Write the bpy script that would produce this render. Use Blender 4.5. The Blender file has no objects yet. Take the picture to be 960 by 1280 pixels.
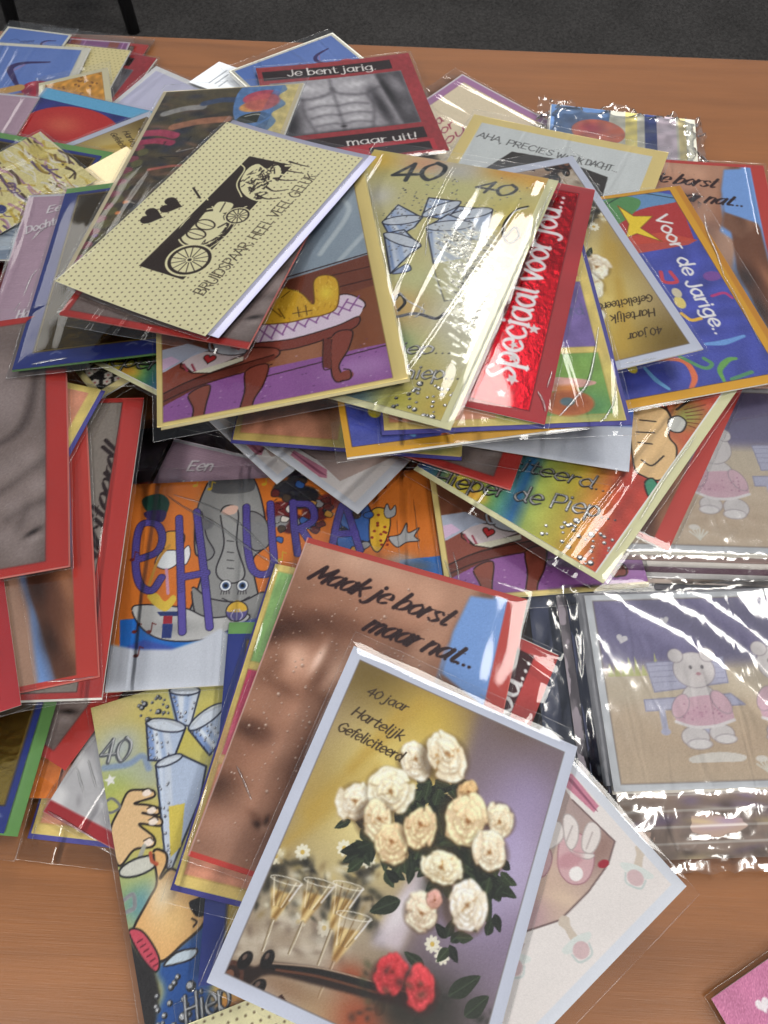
import bpy, bmesh, math, random
import numpy as np
from mathutils import Matrix, Vector

# ------------------------------------------------------------------ camera, room light, exposure
scene = bpy.context.scene
COL = scene.collection
R = math.radians
cam_d = bpy.data.cameras.new('camera'); cam = bpy.data.objects.new('camera', cam_d); COL.objects.link(cam)
cam_d.sensor_fit = 'HORIZONTAL'; cam_d.sensor_width = 6.0; cam_d.lens = 6.0
cam_d.clip_start = 0.02; cam_d.clip_end = 30
cam_d.dof.use_dof = True; cam_d.dof.focus_distance = 0.37; cam_d.dof.aperture_fstop = 7.0
CAM_H, PITCH, ROLL = 0.394, R(60.4), R(1.44)
cam.location = (0, 0, CAM_H)
_f = Vector((0, math.cos(PITCH), -math.sin(PITCH))); _r = Vector((1, 0, 0)); _u = _r.cross(_f)
_r2 = _r * math.cos(ROLL) + _u * math.sin(ROLL); _u2 = -_r * math.sin(ROLL) + _u * math.cos(ROLL)
cam.rotation_euler = Matrix((_r2, _u2, -_f)).transposed().to_euler()
scene.camera = cam

world = bpy.data.worlds.new('World'); scene.world = world; world.use_nodes = True
bg = world.node_tree.nodes['Background']
bg.inputs[0].default_value = (0.86, 0.92, 1.0, 1); bg.inputs[1].default_value = 0.32

def lamp(x, y, z, sx, sy, watts, aim=None):
    d = bpy.data.lights.new('unseen_lamp', 'AREA'); d.shape = 'RECTANGLE'; d.size = sx; d.size_y = sy
    d.energy = watts; d.color = (1.0, 0.965, 0.90)
    o = bpy.data.objects.new('unseen_lamp', d); COL.objects.link(o); o.location = (x, y, z)
    return o
CEIL = 1.8
for x, y, wt in ((0.18, 2.12, 22), (-2.45, 3.5, 5), (2.3, 0.7, 16), (-2.3, 0.7, 16), (-0.95, -1.1, 28), (0.95, -1.1, 30)):  # the side and rear pairs are unseen, added as fill and key light
    lamp(x, y, CEIL, 0.42 if abs(x) < .5 else 0.5 if y > 3 else 0.26, 1.25, wt)
lamp(0.86, 0.77, CEIL, 0.64, 0.42, 12)   # unseen panel added to throw glare on the plush animal pack
scene.view_settings.view_transform = 'Standard'; scene.view_settings.look = 'None'
scene.view_settings.exposure = 0.38; scene.view_settings.gamma = 1.0
scene.cycles.max_bounces = 6; scene.cycles.diffuse_bounces = 3; scene.cycles.transparent_max_bounces = 48; scene.cycles.adaptive_threshold = 0.03; scene.cycles.glossy_bounces = 3
scene.cycles.caustics_reflective = False; scene.cycles.caustics_refractive = False
scene.cycles.sample_clamp_indirect = 3.0
scene.cycles.use_denoising = True

random.seed(7); RNG = np.random.default_rng(11)

# ------------------------------------------------------------------ helpers
def srgb(c):
    c = np.asarray(c, float) / 255.0
    return tuple(np.where(c <= 0.04045, c / 12.92, ((c + 0.055) / 1.055) ** 2.4))
def tag(o, label=None, cat=None, group=None, kind=None):
    for k, v in (('label', label), ('category', cat), ('group', group), ('kind', kind)):
        if v: o[k] = v
    return o
def link(name, me, parent=None, mats=()):
    o = bpy.data.objects.new(name, me); COL.objects.link(o)
    for m in mats: me.materials.append(m)
    if parent: o.parent = parent
    return o
def empty(name, loc=(0, 0, 0), rot=None):
    o = bpy.data.objects.new(name, None); COL.objects.link(o); o.location = loc; o.empty_display_size = 0.02
    if rot is not None: o.rotation_euler = rot
    return o
def new_mat(name):
    m = bpy.data.materials.new(name); m.use_nodes = True
    nt = m.node_tree; nt.nodes.clear()
    out = nt.nodes.new('ShaderNodeOutputMaterial')
    return m, nt, out
def N(nt, t, **kw):
    n = nt.nodes.new('ShaderNode' + t)
    for k, v in kw.items():
        if k in n.inputs: n.inputs[k].default_value = v
        else: setattr(n, k, v)
    return n
def plain(name, col, rough=0.5, spec=0.4, metallic=0.0, noise=0.0):
    m, nt, out = new_mat(name)
    b = N(nt, 'BsdfPrincipled'); b.inputs['Base Color'].default_value = (*srgb(col), 1)
    b.inputs['Roughness'].default_value = rough; b.inputs['Specular IOR Level'].default_value = spec; b.inputs['Metallic'].default_value = metallic
    if noise:
        tc = N(nt, 'TexCoord'); n = N(nt, 'TexNoise', Scale=900.0, Detail=3.0)
        nt.links.new(tc.outputs['Object'], n.inputs['Vector'])
        mx = N(nt, 'Mix', data_type='RGBA', blend_type='MULTIPLY'); mx.inputs[0].default_value = noise
        mx.inputs[6].default_value = (*srgb(col), 1); nt.links.new(n.outputs['Fac'], mx.inputs[7]); nt.links.new(mx.outputs[2], b.inputs['Base Color'])
    nt.links.new(b.outputs[0], out.inputs[0])
    return m
_paper = {}
def paper(col):
    if col not in _paper: _paper[col] = plain('paper', col, 0.55, 0.3, noise=0.12)
    return _paper[col]

def print_material(name, rough=0.42, foil_rough=0.24):
    """printed card: the ink colour and the foil share come from the card's own painted attributes"""
    m, nt, out = new_mat(name)
    a = N(nt, 'Attribute'); a.attribute_name = 'ink'
    f = N(nt, 'Attribute'); f.attribute_name = 'foil'
    tc = N(nt, 'TexCoord')
    n = N(nt, 'TexNoise', Scale=1500.0, Detail=2.0); nt.links.new(tc.outputs['Object'], n.inputs['Vector'])
    n2 = N(nt, 'TexNoise', Scale=260.0, Detail=3.0, Roughness=0.6); nt.links.new(tc.outputs['Object'], n2.inputs['Vector'])
    hs = N(nt, 'HueSaturation'); nt.links.new(a.outputs['Color'], hs.inputs['Color'])
    mr = N(nt, 'MapRange'); mr.inputs[3].default_value = 0.93; mr.inputs[4].default_value = 1.07
    nt.links.new(n.outputs['Fac'], mr.inputs[0]); nt.links.new(mr.outputs[0], hs.inputs['Value'])
    b = N(nt, 'BsdfPrincipled'); b.inputs['Specular IOR Level'].default_value = 0.22
    nt.links.new(hs.outputs[0], b.inputs['Base Color']); nt.links.new(f.outputs['Fac'], b.inputs['Metallic'])
    r = N(nt, 'MapRange'); r.inputs[3].default_value = rough; r.inputs[4].default_value = foil_rough
    nt.links.new(f.outputs['Fac'], r.inputs[0]); nt.links.new(r.outputs[0], b.inputs['Roughness'])
    bp = N(nt, 'Bump'); bp.inputs['Distance'].default_value = 0.0004
    ma = N(nt, 'Math', operation='MULTIPLY'); ma.inputs[1].default_value = 0.75
    ad = N(nt, 'Math', operation='ADD'); ad.inputs[1].default_value = 0.03
    nt.links.new(f.outputs['Fac'], ma.inputs[0]); nt.links.new(ma.outputs[0], ad.inputs[0]); nt.links.new(ad.outputs[0], bp.inputs['Strength'])
    nt.links.new(n2.outputs['Fac'], bp.inputs['Height']); nt.links.new(bp.outputs[0], b.inputs['Normal'])
    nt.links.new(b.outputs[0], out.inputs[0])
    return m
PRINT = print_material('printed_card')

def film_material(name, wrinkle, scale, crease, tint=(1, 1, 1), rough=0.05, gain=1.0, aniso=0.12):
    """clear cellophane: a thin film that lets the card show and mirrors the lamps in its wrinkles"""
    m, nt, out = new_mat(name)
    tc = N(nt, 'TexCoord'); oi = N(nt, 'ObjectInfo')
    ad = N(nt, 'VectorMath', operation='ADD'); sc = N(nt, 'VectorMath', operation='SCALE')
    cx = N(nt, 'CombineXYZ'); nt.links.new(oi.outputs['Random'], cx.inputs[0]); nt.links.new(oi.outputs['Random'], cx.inputs[1])
    nt.links.new(cx.outputs[0], sc.inputs[0]); sc.inputs['Scale'].default_value = 3.7
    nt.links.new(tc.outputs['Object'], ad.inputs[0]); nt.links.new(sc.outputs[0], ad.inputs[1])
    mp = N(nt, 'Mapping'); mp.inputs['Scale'].default_value = (1, aniso, 1); mp.inputs['Rotation'].default_value = (0, 0, 0.5)
    nt.links.new(ad.outputs[0], mp.inputs[0])
    n1 = N(nt, 'TexNoise', Scale=scale, Detail=1.0, Roughness=0.45, Distortion=0.5); nt.links.new(mp.outputs[0], n1.inputs['Vector'])
    v = N(nt, 'TexVoronoi', feature='DISTANCE_TO_EDGE', Scale=scale * 0.42); nt.links.new(mp.outputs[0], v.inputs['Vector'])
    mr = N(nt, 'MapRange', interpolation_type='SMOOTHSTEP'); mr.inputs[1].default_value = 0.0; mr.inputs[2].default_value = 0.06; mr.inputs[3].default_value = 1; mr.inputs[4].default_value = 0
    nt.links.new(v.outputs['Distance'], mr.inputs[0])
    ml = N(nt, 'Math', operation='MULTIPLY'); ml.inputs[1].default_value = crease; nt.links.new(mr.outputs[0], ml.inputs[0])
    hs = N(nt, 'Math', operation='ADD'); nt.links.new(n1.outputs['Fac'], hs.inputs[0]); nt.links.new(ml.outputs[0], hs.inputs[1])
    bp = N(nt, 'Bump'); bp.inputs['Strength'].default_value = 1.0; bp.inputs['Distance'].default_value = wrinkle
    nt.links.new(hs.outputs[0], bp.inputs['Height'])
    fr = N(nt, 'Fresnel'); fr.inputs['IOR'].default_value = 1.48; nt.links.new(bp.outputs[0], fr.inputs['Normal'])
    mg = N(nt, 'Math', operation='MULTIPLY', use_clamp=True); mg.inputs[1].default_value = gain; nt.links.new(fr.outputs[0], mg.inputs[0])
    tr = N(nt, 'BsdfTransparent'); tr.inputs[0].default_value = (*tint, 1)
    gl = N(nt, 'BsdfGlossy'); gl.inputs['Roughness'].default_value = rough; nt.links.new(bp.outputs[0], gl.inputs['Normal'])
    mx = N(nt, 'MixShader'); nt.links.new(mg.outputs[0], mx.inputs[0]); nt.links.new(tr.outputs[0], mx.inputs[1]); nt.links.new(gl.outputs[0], mx.inputs[2])
    nt.links.new(mx.outputs[0], out.inputs[0])
    return m
FILM = [film_material('clear_sleeve', 0.0007, 44.0, 0.30), film_material('clear_sleeve_creased', 0.0012, 60.0, 0.40), film_material('clear_sleeve_taut', 0.0004, 24.0, 0.30)]
WRAP = film_material('crinkled_cellophane', 0.0006, 110.0, 0.08, tint=(0.96, 0.96, 0.95), rough=0.12, gain=2.6, aniso=0.3)

def box_mesh(x0, x1, y0, y1, z0, z1, name='box'):
    me = bpy.data.meshes.new(name)
    v = [(x, y, z) for z in (z0, z1) for y in (y0, y1) for x in (x0, x1)]
    me.from_pydata(v, [], [(0, 2, 3, 1), (4, 5, 7, 6), (0, 1, 5, 4), (2, 6, 7, 3), (0, 4, 6, 2), (1, 3, 7, 5)])
    return me
def smooth_noise(x, y, seed, scale):
    """a few sine waves of random direction: a smooth random height"""
    r = np.random.default_rng(seed); h = 0
    for k in range(7):
        a = r.uniform(0, 2 * np.pi); fq = scale * r.uniform(0.6, 1.9); ph = r.uniform(0, 6.28)
        h = h + np.sin((x * np.cos(a) + y * np.sin(a)) * fq + ph) / 7 ** .5
    return h
def grid_mesh(name, X, Y, Z):
    ny, nx = X.shape
    me = bpy.data.meshes.new(name)
    nv = nx * ny; nf = (nx - 1) * (ny - 1)
    me.vertices.add(nv); me.vertices.foreach_set('co', np.stack([X, Y, Z], -1).astype(np.float32).ravel())
    i = np.arange(nv).reshape(ny, nx)
    q = np.stack([i[1:, :-1], i[1:, 1:], i[:-1, 1:], i[:-1, :-1]], -1).reshape(-1, 4)
    me.loops.add(nf * 4); me.loops.foreach_set('vertex_index', q.astype(np.int32).ravel())
    me.polygons.add(nf); me.polygons.foreach_set('loop_start', np.arange(0, nf * 4, 4, dtype=np.int32))
    me.update(calc_edges=True)
    return me

# ------------------------------------------------------------------ a small painting kit (millimetres, y down) for the printed art
class Canvas:
    def __init__(s, w, h, res, col):
        s.w, s.h, s.res = w, h, res
        s.nx, s.ny = int(round(w / res)) + 1, int(round(h / res)) + 1
        s.a = np.empty((s.ny, s.nx, 3)); s.a[:] = np.asarray(col) / 255.0
        s.f = np.zeros((s.ny, s.nx))
        s.X, s.Y = np.meshgrid(np.linspace(0, w, s.nx), np.linspace(0, h, s.ny))
        s.clip = None
    def _win(s, x0, y0, x1, y1):
        i0 = max(0, int(x0 / s.w * (s.nx - 1)) - 1); i1 = min(s.nx, int(x1 / s.w * (s.nx - 1)) + 3)
        j0 = max(0, int(y0 / s.h * (s.ny - 1)) - 1); j1 = min(s.ny, int(y1 / s.h * (s.ny - 1)) + 3)
        return None if i0 >= i1 or j0 >= j1 else (slice(j0, j1), slice(i0, i1))
    def put(s, W, m, col, a=1.0, foil=None):
        if s.clip is not None: m = m * s.clip[W]
        m = (m * a)[..., None]
        c = col(s.X[W], s.Y[W]) if callable(col) else np.asarray(col, float)
        s.a[W] = s.a[W] * (1 - m) + m * c / 255.0
        if foil is not None: s.f[W] = s.f[W] * (1 - m[..., 0]) + m[..., 0] * foil
        elif s.f[W].any(): s.f[W] = s.f[W] * (1 - m[..., 0])
    def pmask(s, pts, soft=0):
        p = np.asarray(pts, float)
        W = s._win(p[:, 0].min() - soft * 2, p[:, 1].min() - soft * 2, p[:, 0].max() + soft * 2, p[:, 1].max() + soft * 2)
        if W is None: return None, None
        X, Y = s.X[W], s.Y[W]; m = np.zeros_like(X); q = np.roll(p, -1, 0)
        for dx, dy in ((-.3, -.1), (.1, -.3), (.3, .1), (-.1, .3)):
            x = X + dx * s.res; y = Y + dy * s.res; ins = np.zeros(X.shape, bool)
            for (x0, y0), (x1, y1) in zip(p, q):
                if y0 == y1: continue
                ins ^= ((y0 > y) != (y1 > y)) & (x < (x1 - x0) * (y - y0) / (y1 - y0) + x0)
            m += ins * .25
        if soft:
            k = max(1, int(soft / s.res))
            for ax in (0, 1):
                for _ in range(2):
                    c = np.cumsum(np.pad(m, [(k + 1, k) if i == ax else (0, 0) for i in (0, 1)], mode='edge'), ax)
                    m = (np.take(c, range(2 * k + 1, c.shape[ax]), ax) - np.take(c, range(0, c.shape[ax] - 2 * k - 1), ax)) / (2 * k + 1)
        return W, m
    def poly(s, pts, col, a=1.0, soft=0, smooth=False, foil=None):
        if smooth: pts = curve(pts, True)
        W, m = s.pmask(pts, soft)
        if W is not None: s.put(W, m, col, a, foil)
    def rect(s, x0, y0, x1, y1, col, a=1.0, foil=None, soft=0): s.poly([(x0, y0), (x1, y0), (x1, y1), (x0, y1)], col, a, soft, foil=foil)
    def ell(s, x, y, rx, ry, col, a=1.0, rot=0, soft=0, foil=None):
        W = s._win(x - max(rx, ry) * 1.1 - soft, y - max(rx, ry) * 1.1 - soft, x + max(rx, ry) * 1.1 + soft, y + max(rx, ry) * 1.1 + soft)
        if W is None: return
        c, n = math.cos(R(rot)), math.sin(R(rot)); dx, dy = s.X[W] - x, s.Y[W] - y
        u, v = (dx * c + dy * n) / rx, (-dx * n + dy * c) / ry
        d = (np.sqrt(u * u + v * v) - 1) * min(rx, ry)
        s.put(W, np.clip(.5 - d / max(s.res, soft), 0, 1), col, a, foil)
    def blob(s, x, y, rx, ry, col, a=1.0, rot=0):
        W = s._win(x - 2.6 * max(rx, ry), y - 2.6 * max(rx, ry), x + 2.6 * max(rx, ry), y + 2.6 * max(rx, ry))
        if W is None: return
        c, n = math.cos(R(rot)), math.sin(R(rot)); dx, dy = s.X[W] - x, s.Y[W] - y
        u, v = (dx * c + dy * n) / rx, (-dx * n + dy * c) / ry
        s.put(W, np.exp(-(u * u + v * v)), col, a)
    def stroke(s, pts, w, col, a=1.0, smooth=True, soft=0, foil=None):
        p = np.asarray(curve(pts) if smooth and len(pts) > 2 else pts, float)
        r = np.broadcast_to(np.asarray(w, float) / 2, (len(p),)) if np.ndim(w) == 0 else np.interp(np.linspace(0, 1, len(p)), np.linspace(0, 1, len(w)), np.asarray(w) / 2)
        e = r.max() + s.res * 2 + soft
        W = s._win(p[:, 0].min() - e, p[:, 1].min() - e, p[:, 0].max() + e, p[:, 1].max() + e)
        if W is None: return
        X, Y = s.X[W], s.Y[W]; d = np.full(X.shape, 1e3)
        for i in range(len(p) - 1):
            (x0, y0), (x1, y1) = p[i], p[i + 1]; L = (x1 - x0) ** 2 + (y1 - y0) ** 2 + 1e-12
            xs = (X[0] >= min(x0, x1) - e) & (X[0] <= max(x0, x1) + e); ys = (Y[:, 0] >= min(y0, y1) - e) & (Y[:, 0] <= max(y0, y1) + e)
            if not xs.any() or not ys.any(): continue
            I = np.ix_(ys, xs); x, y = X[I], Y[I]
            t = np.clip(((x - x0) * (x1 - x0) + (y - y0) * (y1 - y0)) / L, 0, 1)
            d[I] = np.minimum(d[I], np.hypot(x - x0 - t * (x1 - x0), y - y0 - t * (y1 - y0)) - (r[i] + t * (r[i + 1] - r[i])))
        s.put(W, np.clip(.5 - d / max(s.res, soft), 0, 1), col, a, foil)
    def noise(s, amp, sx, sy=None, seed=0):
        s.a *= (1 + amp * smooth_noise(s.X / sx, s.Y / (sy or sx), seed, 2.0))[..., None]; np.clip(s.a, 0, 1, s.a)
    def grain(s, amp): s.a += RNG.normal(0, amp, s.a.shape[:2])[..., None]; np.clip(s.a, 0, 1, s.a)

def curve(p, closed=False, n=6):
    p = np.asarray(p, float)
    q = np.vstack([p[-1:], p, p[:2]]) if closed else np.vstack([2 * p[:1] - p[1:2], p, 2 * p[-1:] - p[-2:-1]])
    t = np.linspace(0, 1, n, endpoint=False)[:, None]; out = []
    for i in range(len(q) - 3):
        a, b, c, d = q[i:i + 4]
        out.append(.5 * (2 * b + (c - a) * t + (2 * a - 5 * b + 4 * c - d) * t * t + (3 * b - a - 3 * c + d) * t ** 3))
    out = np.vstack(out)
    return out if closed else np.vstack([out, p[-1:]])

# pen strokes of the letters: x-height 1, "-" = straight strokes, "/" separates strokes; then the advance
GLYPH = {
 'a': ('.78,.85 .45,1.02 .12,.7 .12,.3 .4,-.02 .72,.25 .8,.6/-.8,1 .8,.15 .92,0', 1.0), 'b': ('-.12,1.6 .12,0/.12,.6 .4,1.02 .78,.75 .78,.25 .42,-.02 .12,.25', .95),
 'c': ('.78,.8 .45,1.02 .12,.65 .15,.25 .45,-.02 .8,.2', .88), 'd': ('-.8,1.6 .8,.1 .9,0/.8,.65 .45,1.02 .12,.65 .12,.28 .42,-.02 .8,.3', 1.0),
 'e': ('.14,.5 .8,.56 .7,.92 .42,1.02 .12,.65 .14,.25 .45,-.02 .8,.18', .9), 'f': ('.68,1.5 .46,1.58 .3,1.3 .3,.6 .28,0/-.02,1 .6,1', .6),
 'g': ('.78,.85 .45,1.02 .12,.7 .12,.3 .4,.05 .72,.25 .8,.6/.8,1 .8,.3 .78,-.25 .45,-.52 .1,-.35', .98), 'h': ('-.12,1.6 .12,0/.12,.6 .4,1 .7,.85 .76,.5 .76,0', .92),
 'i': ('-.2,1 .2,0/-.2,1.36 .2,1.42', .42), 'j': ('.25,1 .25,.3 .22,-.25 .02,-.5 -.2,-.36/-.25,1.36 .25,1.42', .5), 'k': ('-.12,1.6 .12,0/-.7,1 .14,.42/-.3,.55 .78,0', .82),
 'l': ('-.2,1.6 .2,.1 .3,0', .42), 'm': ('-.12,1 .12,0/.12,.6 .35,1 .58,.85 .61,.5 .61,0/.61,.6 .85,1 1.06,.85 1.1,.5 1.1,0', 1.28), 'n': ('-.12,1 .12,0/.12,.6 .4,1 .7,.85 .76,.5 .76,0', .94),
 'o': ('.45,1.02 .12,.7 .12,.3 .45,-.02 .78,.3 .78,.7 .45,1.02', .92), 'p': ('-.12,1 .12,-.55/.12,.6 .4,1.02 .78,.75 .78,.25 .42,-.02 .12,.25', .95), 'r': ('-.12,1 .12,0/.12,.5 .3,.9 .6,.98', .64),
 's': ('.68,.84 .42,1.02 .15,.8 .42,.52 .7,.28 .42,-.02 .1,.16', .8), 't': ('.3,1.42 .3,.6 .32,.15 .48,-.02 .68,.1/-.04,1 .62,1', .68), 'u': ('.12,1 .12,.5 .16,.15 .4,-.02 .7,.25 .76,.5/-.76,1 .76,0', .92),
 'v': ('-.06,1 .42,0 .78,1', .82), 'w': ('-.06,1 .34,0 .6,.8 .86,0 1.14,1', 1.2), 'x': ('-.1,1 .75,0/-.75,1 .1,0', .85),
 'A': ('-0,0 .5,1.45 1,0/-.2,.5 .8,.5', 1.05), 'B': ('-.1,0 .1,1.45/.1,1.45 .6,1.42 .72,1.1 .6,.82 .1,.76/.1,.76 .7,.72 .88,.4 .7,.05 .1,0', 1.0), 'C': ('.95,1.2 .55,1.47 .1,1 .1,.45 .55,-.02 .95,.25', 1.05),
 'D': ('-.1,0 .1,1.45/.1,1.45 .75,1.3 .95,.72 .75,.15 .1,0', 1.08), 'E': ('-.8,1.45 .1,1.45 .1,0 .8,0/-.1,.75 .7,.75', .95), 'G': ('.95,1.2 .55,1.47 .1,1 .1,.45 .55,-.02 .92,.2 .95,.65/-.6,.65 1,.65', 1.1),
 'H': ('-.1,1.45 .1,0/-.9,1.45 .9,0/-.1,.75 .9,.75', 1.05), 'I': ('-.2,1.45 .2,0', .42), 'J': ('.6,1.45 .6,.5 .5,.05 .25,-.04 .02,.25', .78), 'K': ('-.1,1.45 .1,0/-.85,1.45 .12,.6/-.35,.8 .9,0', .98),
 'L': ('-.1,1.45 .1,0 .75,0', .85), 'M': ('-.1,0 .2,1.45 .62,.35 1.05,1.45 1.15,0', 1.28), 'P': ('-.1,0 .1,1.45/.1,1.45 .7,1.4 .85,1.05 .7,.7 .1,.62', .92), 'R': ('-.1,0 .1,1.45/.1,1.45 .7,1.4 .82,1.08 .7,.76 .1,.7/-.4,.7 .9,0', 1.0),
 'S': ('.82,1.22 .5,1.47 .15,1.15 .45,.78 .85,.4 .5,-.02 .1,.22', .98), 'T': ('-0,1.45 .95,1.45/-.48,1.45 .48,0', .98), 'U': ('.1,1.45 .1,.5 .2,.1 .5,-.03 .8,.1 .9,.5 .9,1.45', 1.05), 'V': ('-0,1.45 .48,0 .95,1.45', 1.0),
 'W': ('-0,1.45 .35,0 .7,1.1 1.05,0 1.4,1.45', 1.45), '4': ('-.62,0 .66,1.45 .04,.5 .95,.5', 1.0), '0': ('.5,1.45 .14,1.1 .1,.5 .45,-.02 .82,.4 .85,1.05 .5,1.45', .98),
 '.': ('-.15,.03 .17,.05', .42), ',': ('-.2,.1 .08,-.25', .4), '!': ('-.3,1.5 .2,.45/-.17,.03 .17,.05', .5), ' ': ('', .5)}
STYLE = {'serif': dict(thick=.24, thin=.09, nib=0, shear=0, serif=.16), 'script': dict(thick=.34, thin=.05, nib=0, shear=.58, serif=0), 'brush': dict(thick=.27, thin=.14, nib=30, shear=.30, serif=0),
         'hand': dict(thick=.15, thin=.12, nib=0, shear=.03, serif=.05), 'sans': dict(thick=.27, thin=.20, nib=0, shear=0, serif=0), 'fat': dict(thick=.30, thin=.17, nib=35, shear=.18, serif=0), 'block': dict(thick=.34, thin=.30, nib=0, shear=0, serif=0)}
def text(c, s, p0, p1, size, style, col, foil=None, a=1.0, grow=0.0, shift=(0, 0), wob=0.0):
    """letters from p0 to p1 along the baseline, x-height `size` millimetres"""
    st = STYLE[style]; p0 = np.asarray(p0, float); p1 = np.asarray(p1, float)
    L = np.hypot(*(p1 - p0)); ex = (p1 - p0) / L; ey = np.array([ex[1], -ex[0]])
    kx = L / sum(GLYPH[ch][1] for ch in s); x = 0.0; rr = random.Random(len(s))
    for ch in s:
        g, adv = GLYPH[ch]; w0 = rr.uniform(-wob, wob)
        for part in g.split('/') if g else ():
            straight = part[0] == '-'
            q = np.array([[float(t) for t in k.split(',')] for k in (part[1:] if straight else part).split()])
            ser = st['serif'] and straight and len(q) == 2 and abs(q[0, 0] - q[1, 0]) < .05 and abs(q[0, 1] - q[1, 1]) > .5
            if not straight: q = curve(q, n=5)
            else: q = np.vstack([np.linspace(q[i], q[i + 1], 4) for i in range(len(q) - 1)])
            d = np.gradient(q, axis=0); an = np.arctan2(d[:, 1], d[:, 0])
            w = (st['thin'] + (st['thick'] - st['thin']) * np.abs(np.sin(an - R(st['nib'])))) * size + grow
            X = (x + q[:, 0] + q[:, 1] * st['shear']) * kx; Y = (q[:, 1] + w0) * size
            P = p0 + X[:, None] * ex + Y[:, None] * ey + np.asarray(shift)
            c.stroke(P, w, col, a, smooth=False, foil=foil)
            if ser:
                for e in (0, -1):
                    b = P[e]; c.stroke([b - ex * st['serif'] * size, b + ex * st['serif'] * size], st['thin'] * size, col, a, smooth=False, foil=foil)
        x += adv
# proportions of each design as measured on its card: maps measuring marks to millimetres on the print
MEASURE = {'armE': [0.635294, -0.00824329, -120.667, 0.196094, 0.966191, -291.349, 0.000228796, 0.000953605, 1.0], 'baby56': [0.454552, 0.52217, -782.927, -0.570542, 0.510716, -77.0386, 9.57835e-06, 0.000987385, 1.0], 'bruid': [0.264288, -0.732938, 241.955, 0.613461, 0.660305, -278.349, 0.000142467, 0.00130579, 1.0], 'foil37': [0.614493, 0.55309, -642.177, -0.440714, 0.988224, -19.2032, 0.000103381, 0.00115386, 1.0], 'foil50': [0.649377, -0.110675, 24.0848, 0.215555, 0.70008, -644.051, -0.000106967, 0.000866374, 1.0], 'foilC': [0.652734, 0.413102, -382.846, -0.168728, 1.01717, -110.983, 0.00019289, 0.00116729, 1.0], 'grey43': [0.631008, 0.103462, 77.7683, 0.122233, 0.894043, -360.633, -4.24025e-05, 0.000916794, 1.0], 'hoera35': [0.75733, 0.0934494, -180.295, 0.0480523, 0.912402, -561.534, -3.29607e-06, 0.00102922, 1.0], 'jarige24': [0.115279, 0.836337, -291.987, -0.610732, 0.374644, 432.336, -7.94405e-05, 0.000831308, 1.0], 'lilac11': [0.719008, 0.220942, -80.255, 0.0483712, 1.09772, -269.408, 5.34423e-05, 0.00102865, 1.0], 'pack41': [0.672016, -0.101868, -415.016, 0.0227276, 0.75981, -582.2, 1.38274e-05, 0.000764104, 1.0], 'rosesA': [0.488385, 0.214369, -389.019, -0.22598, 0.500564, -305.218, -0.000264919, 0.000660045, 1.0], 'torso44': [0.617042, 0.0809124, 69.9193, 0.126024, 0.808862, -408.688, -5.06577e-05, 0.000915334, 1.0], 'torsoB': [0.624189, 0.234739, -397.281, -0.196712, 0.695251, -391.256, -8.71807e-05, 0.000830146, 1.0]}
def P(card, marks):
    h = MEASURE[card]; out = []
    for q in marks.split():
        u, v = map(float, q.split(',')); w = h[6] * u + h[7] * v + 1
        out.append(((h[0] * u + h[1] * v + h[2]) / w, (h[3] * u + h[4] * v + h[5]) / w))
    return out
# ------------------------------------------------------------------ the printed designs
SKIN = (176, 128, 102)
INK = (40, 28, 26)
def star(c, x, y, r, col, rot=0, n=5, inner=.45, edge=None):
    p = [(x + (r if k % 2 == 0 else r * inner) * math.sin(R(rot) + math.pi * k / n), y - (r if k % 2 == 0 else r * inner) * math.cos(R(rot) + math.pi * k / n)) for k in range(2 * n)]
    c.poly(p, col)
    if edge: c.stroke(p + p[:1], .7, edge, smooth=False)
def heart(c, x, y, r, col, rot=0, edge=None):
    p = []
    for k in range(24):
        t = 2 * math.pi * k / 24; hx, hy = 16 * math.sin(t) ** 3 / 16, -(13 * math.cos(t) - 5 * math.cos(2 * t) - 2 * math.cos(3 * t) - math.cos(4 * t)) / 16
        p.append((x + r * (hx * math.cos(R(rot)) - hy * math.sin(R(rot))), y + r * (hx * math.sin(R(rot)) + hy * math.cos(R(rot)))))
    c.poly(p, col)
    if edge: c.stroke(p + p[:1], .6, edge, smooth=False)
def outlined(c, pts, col, line=(35, 25, 25), w=.7, smooth=True, a=1.0):
    c.poly(pts, col, smooth=smooth, a=a); q = list(map(tuple, pts))
    c.stroke(curve(q, True) if smooth else q + q[:1], w, line, smooth=False)
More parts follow.
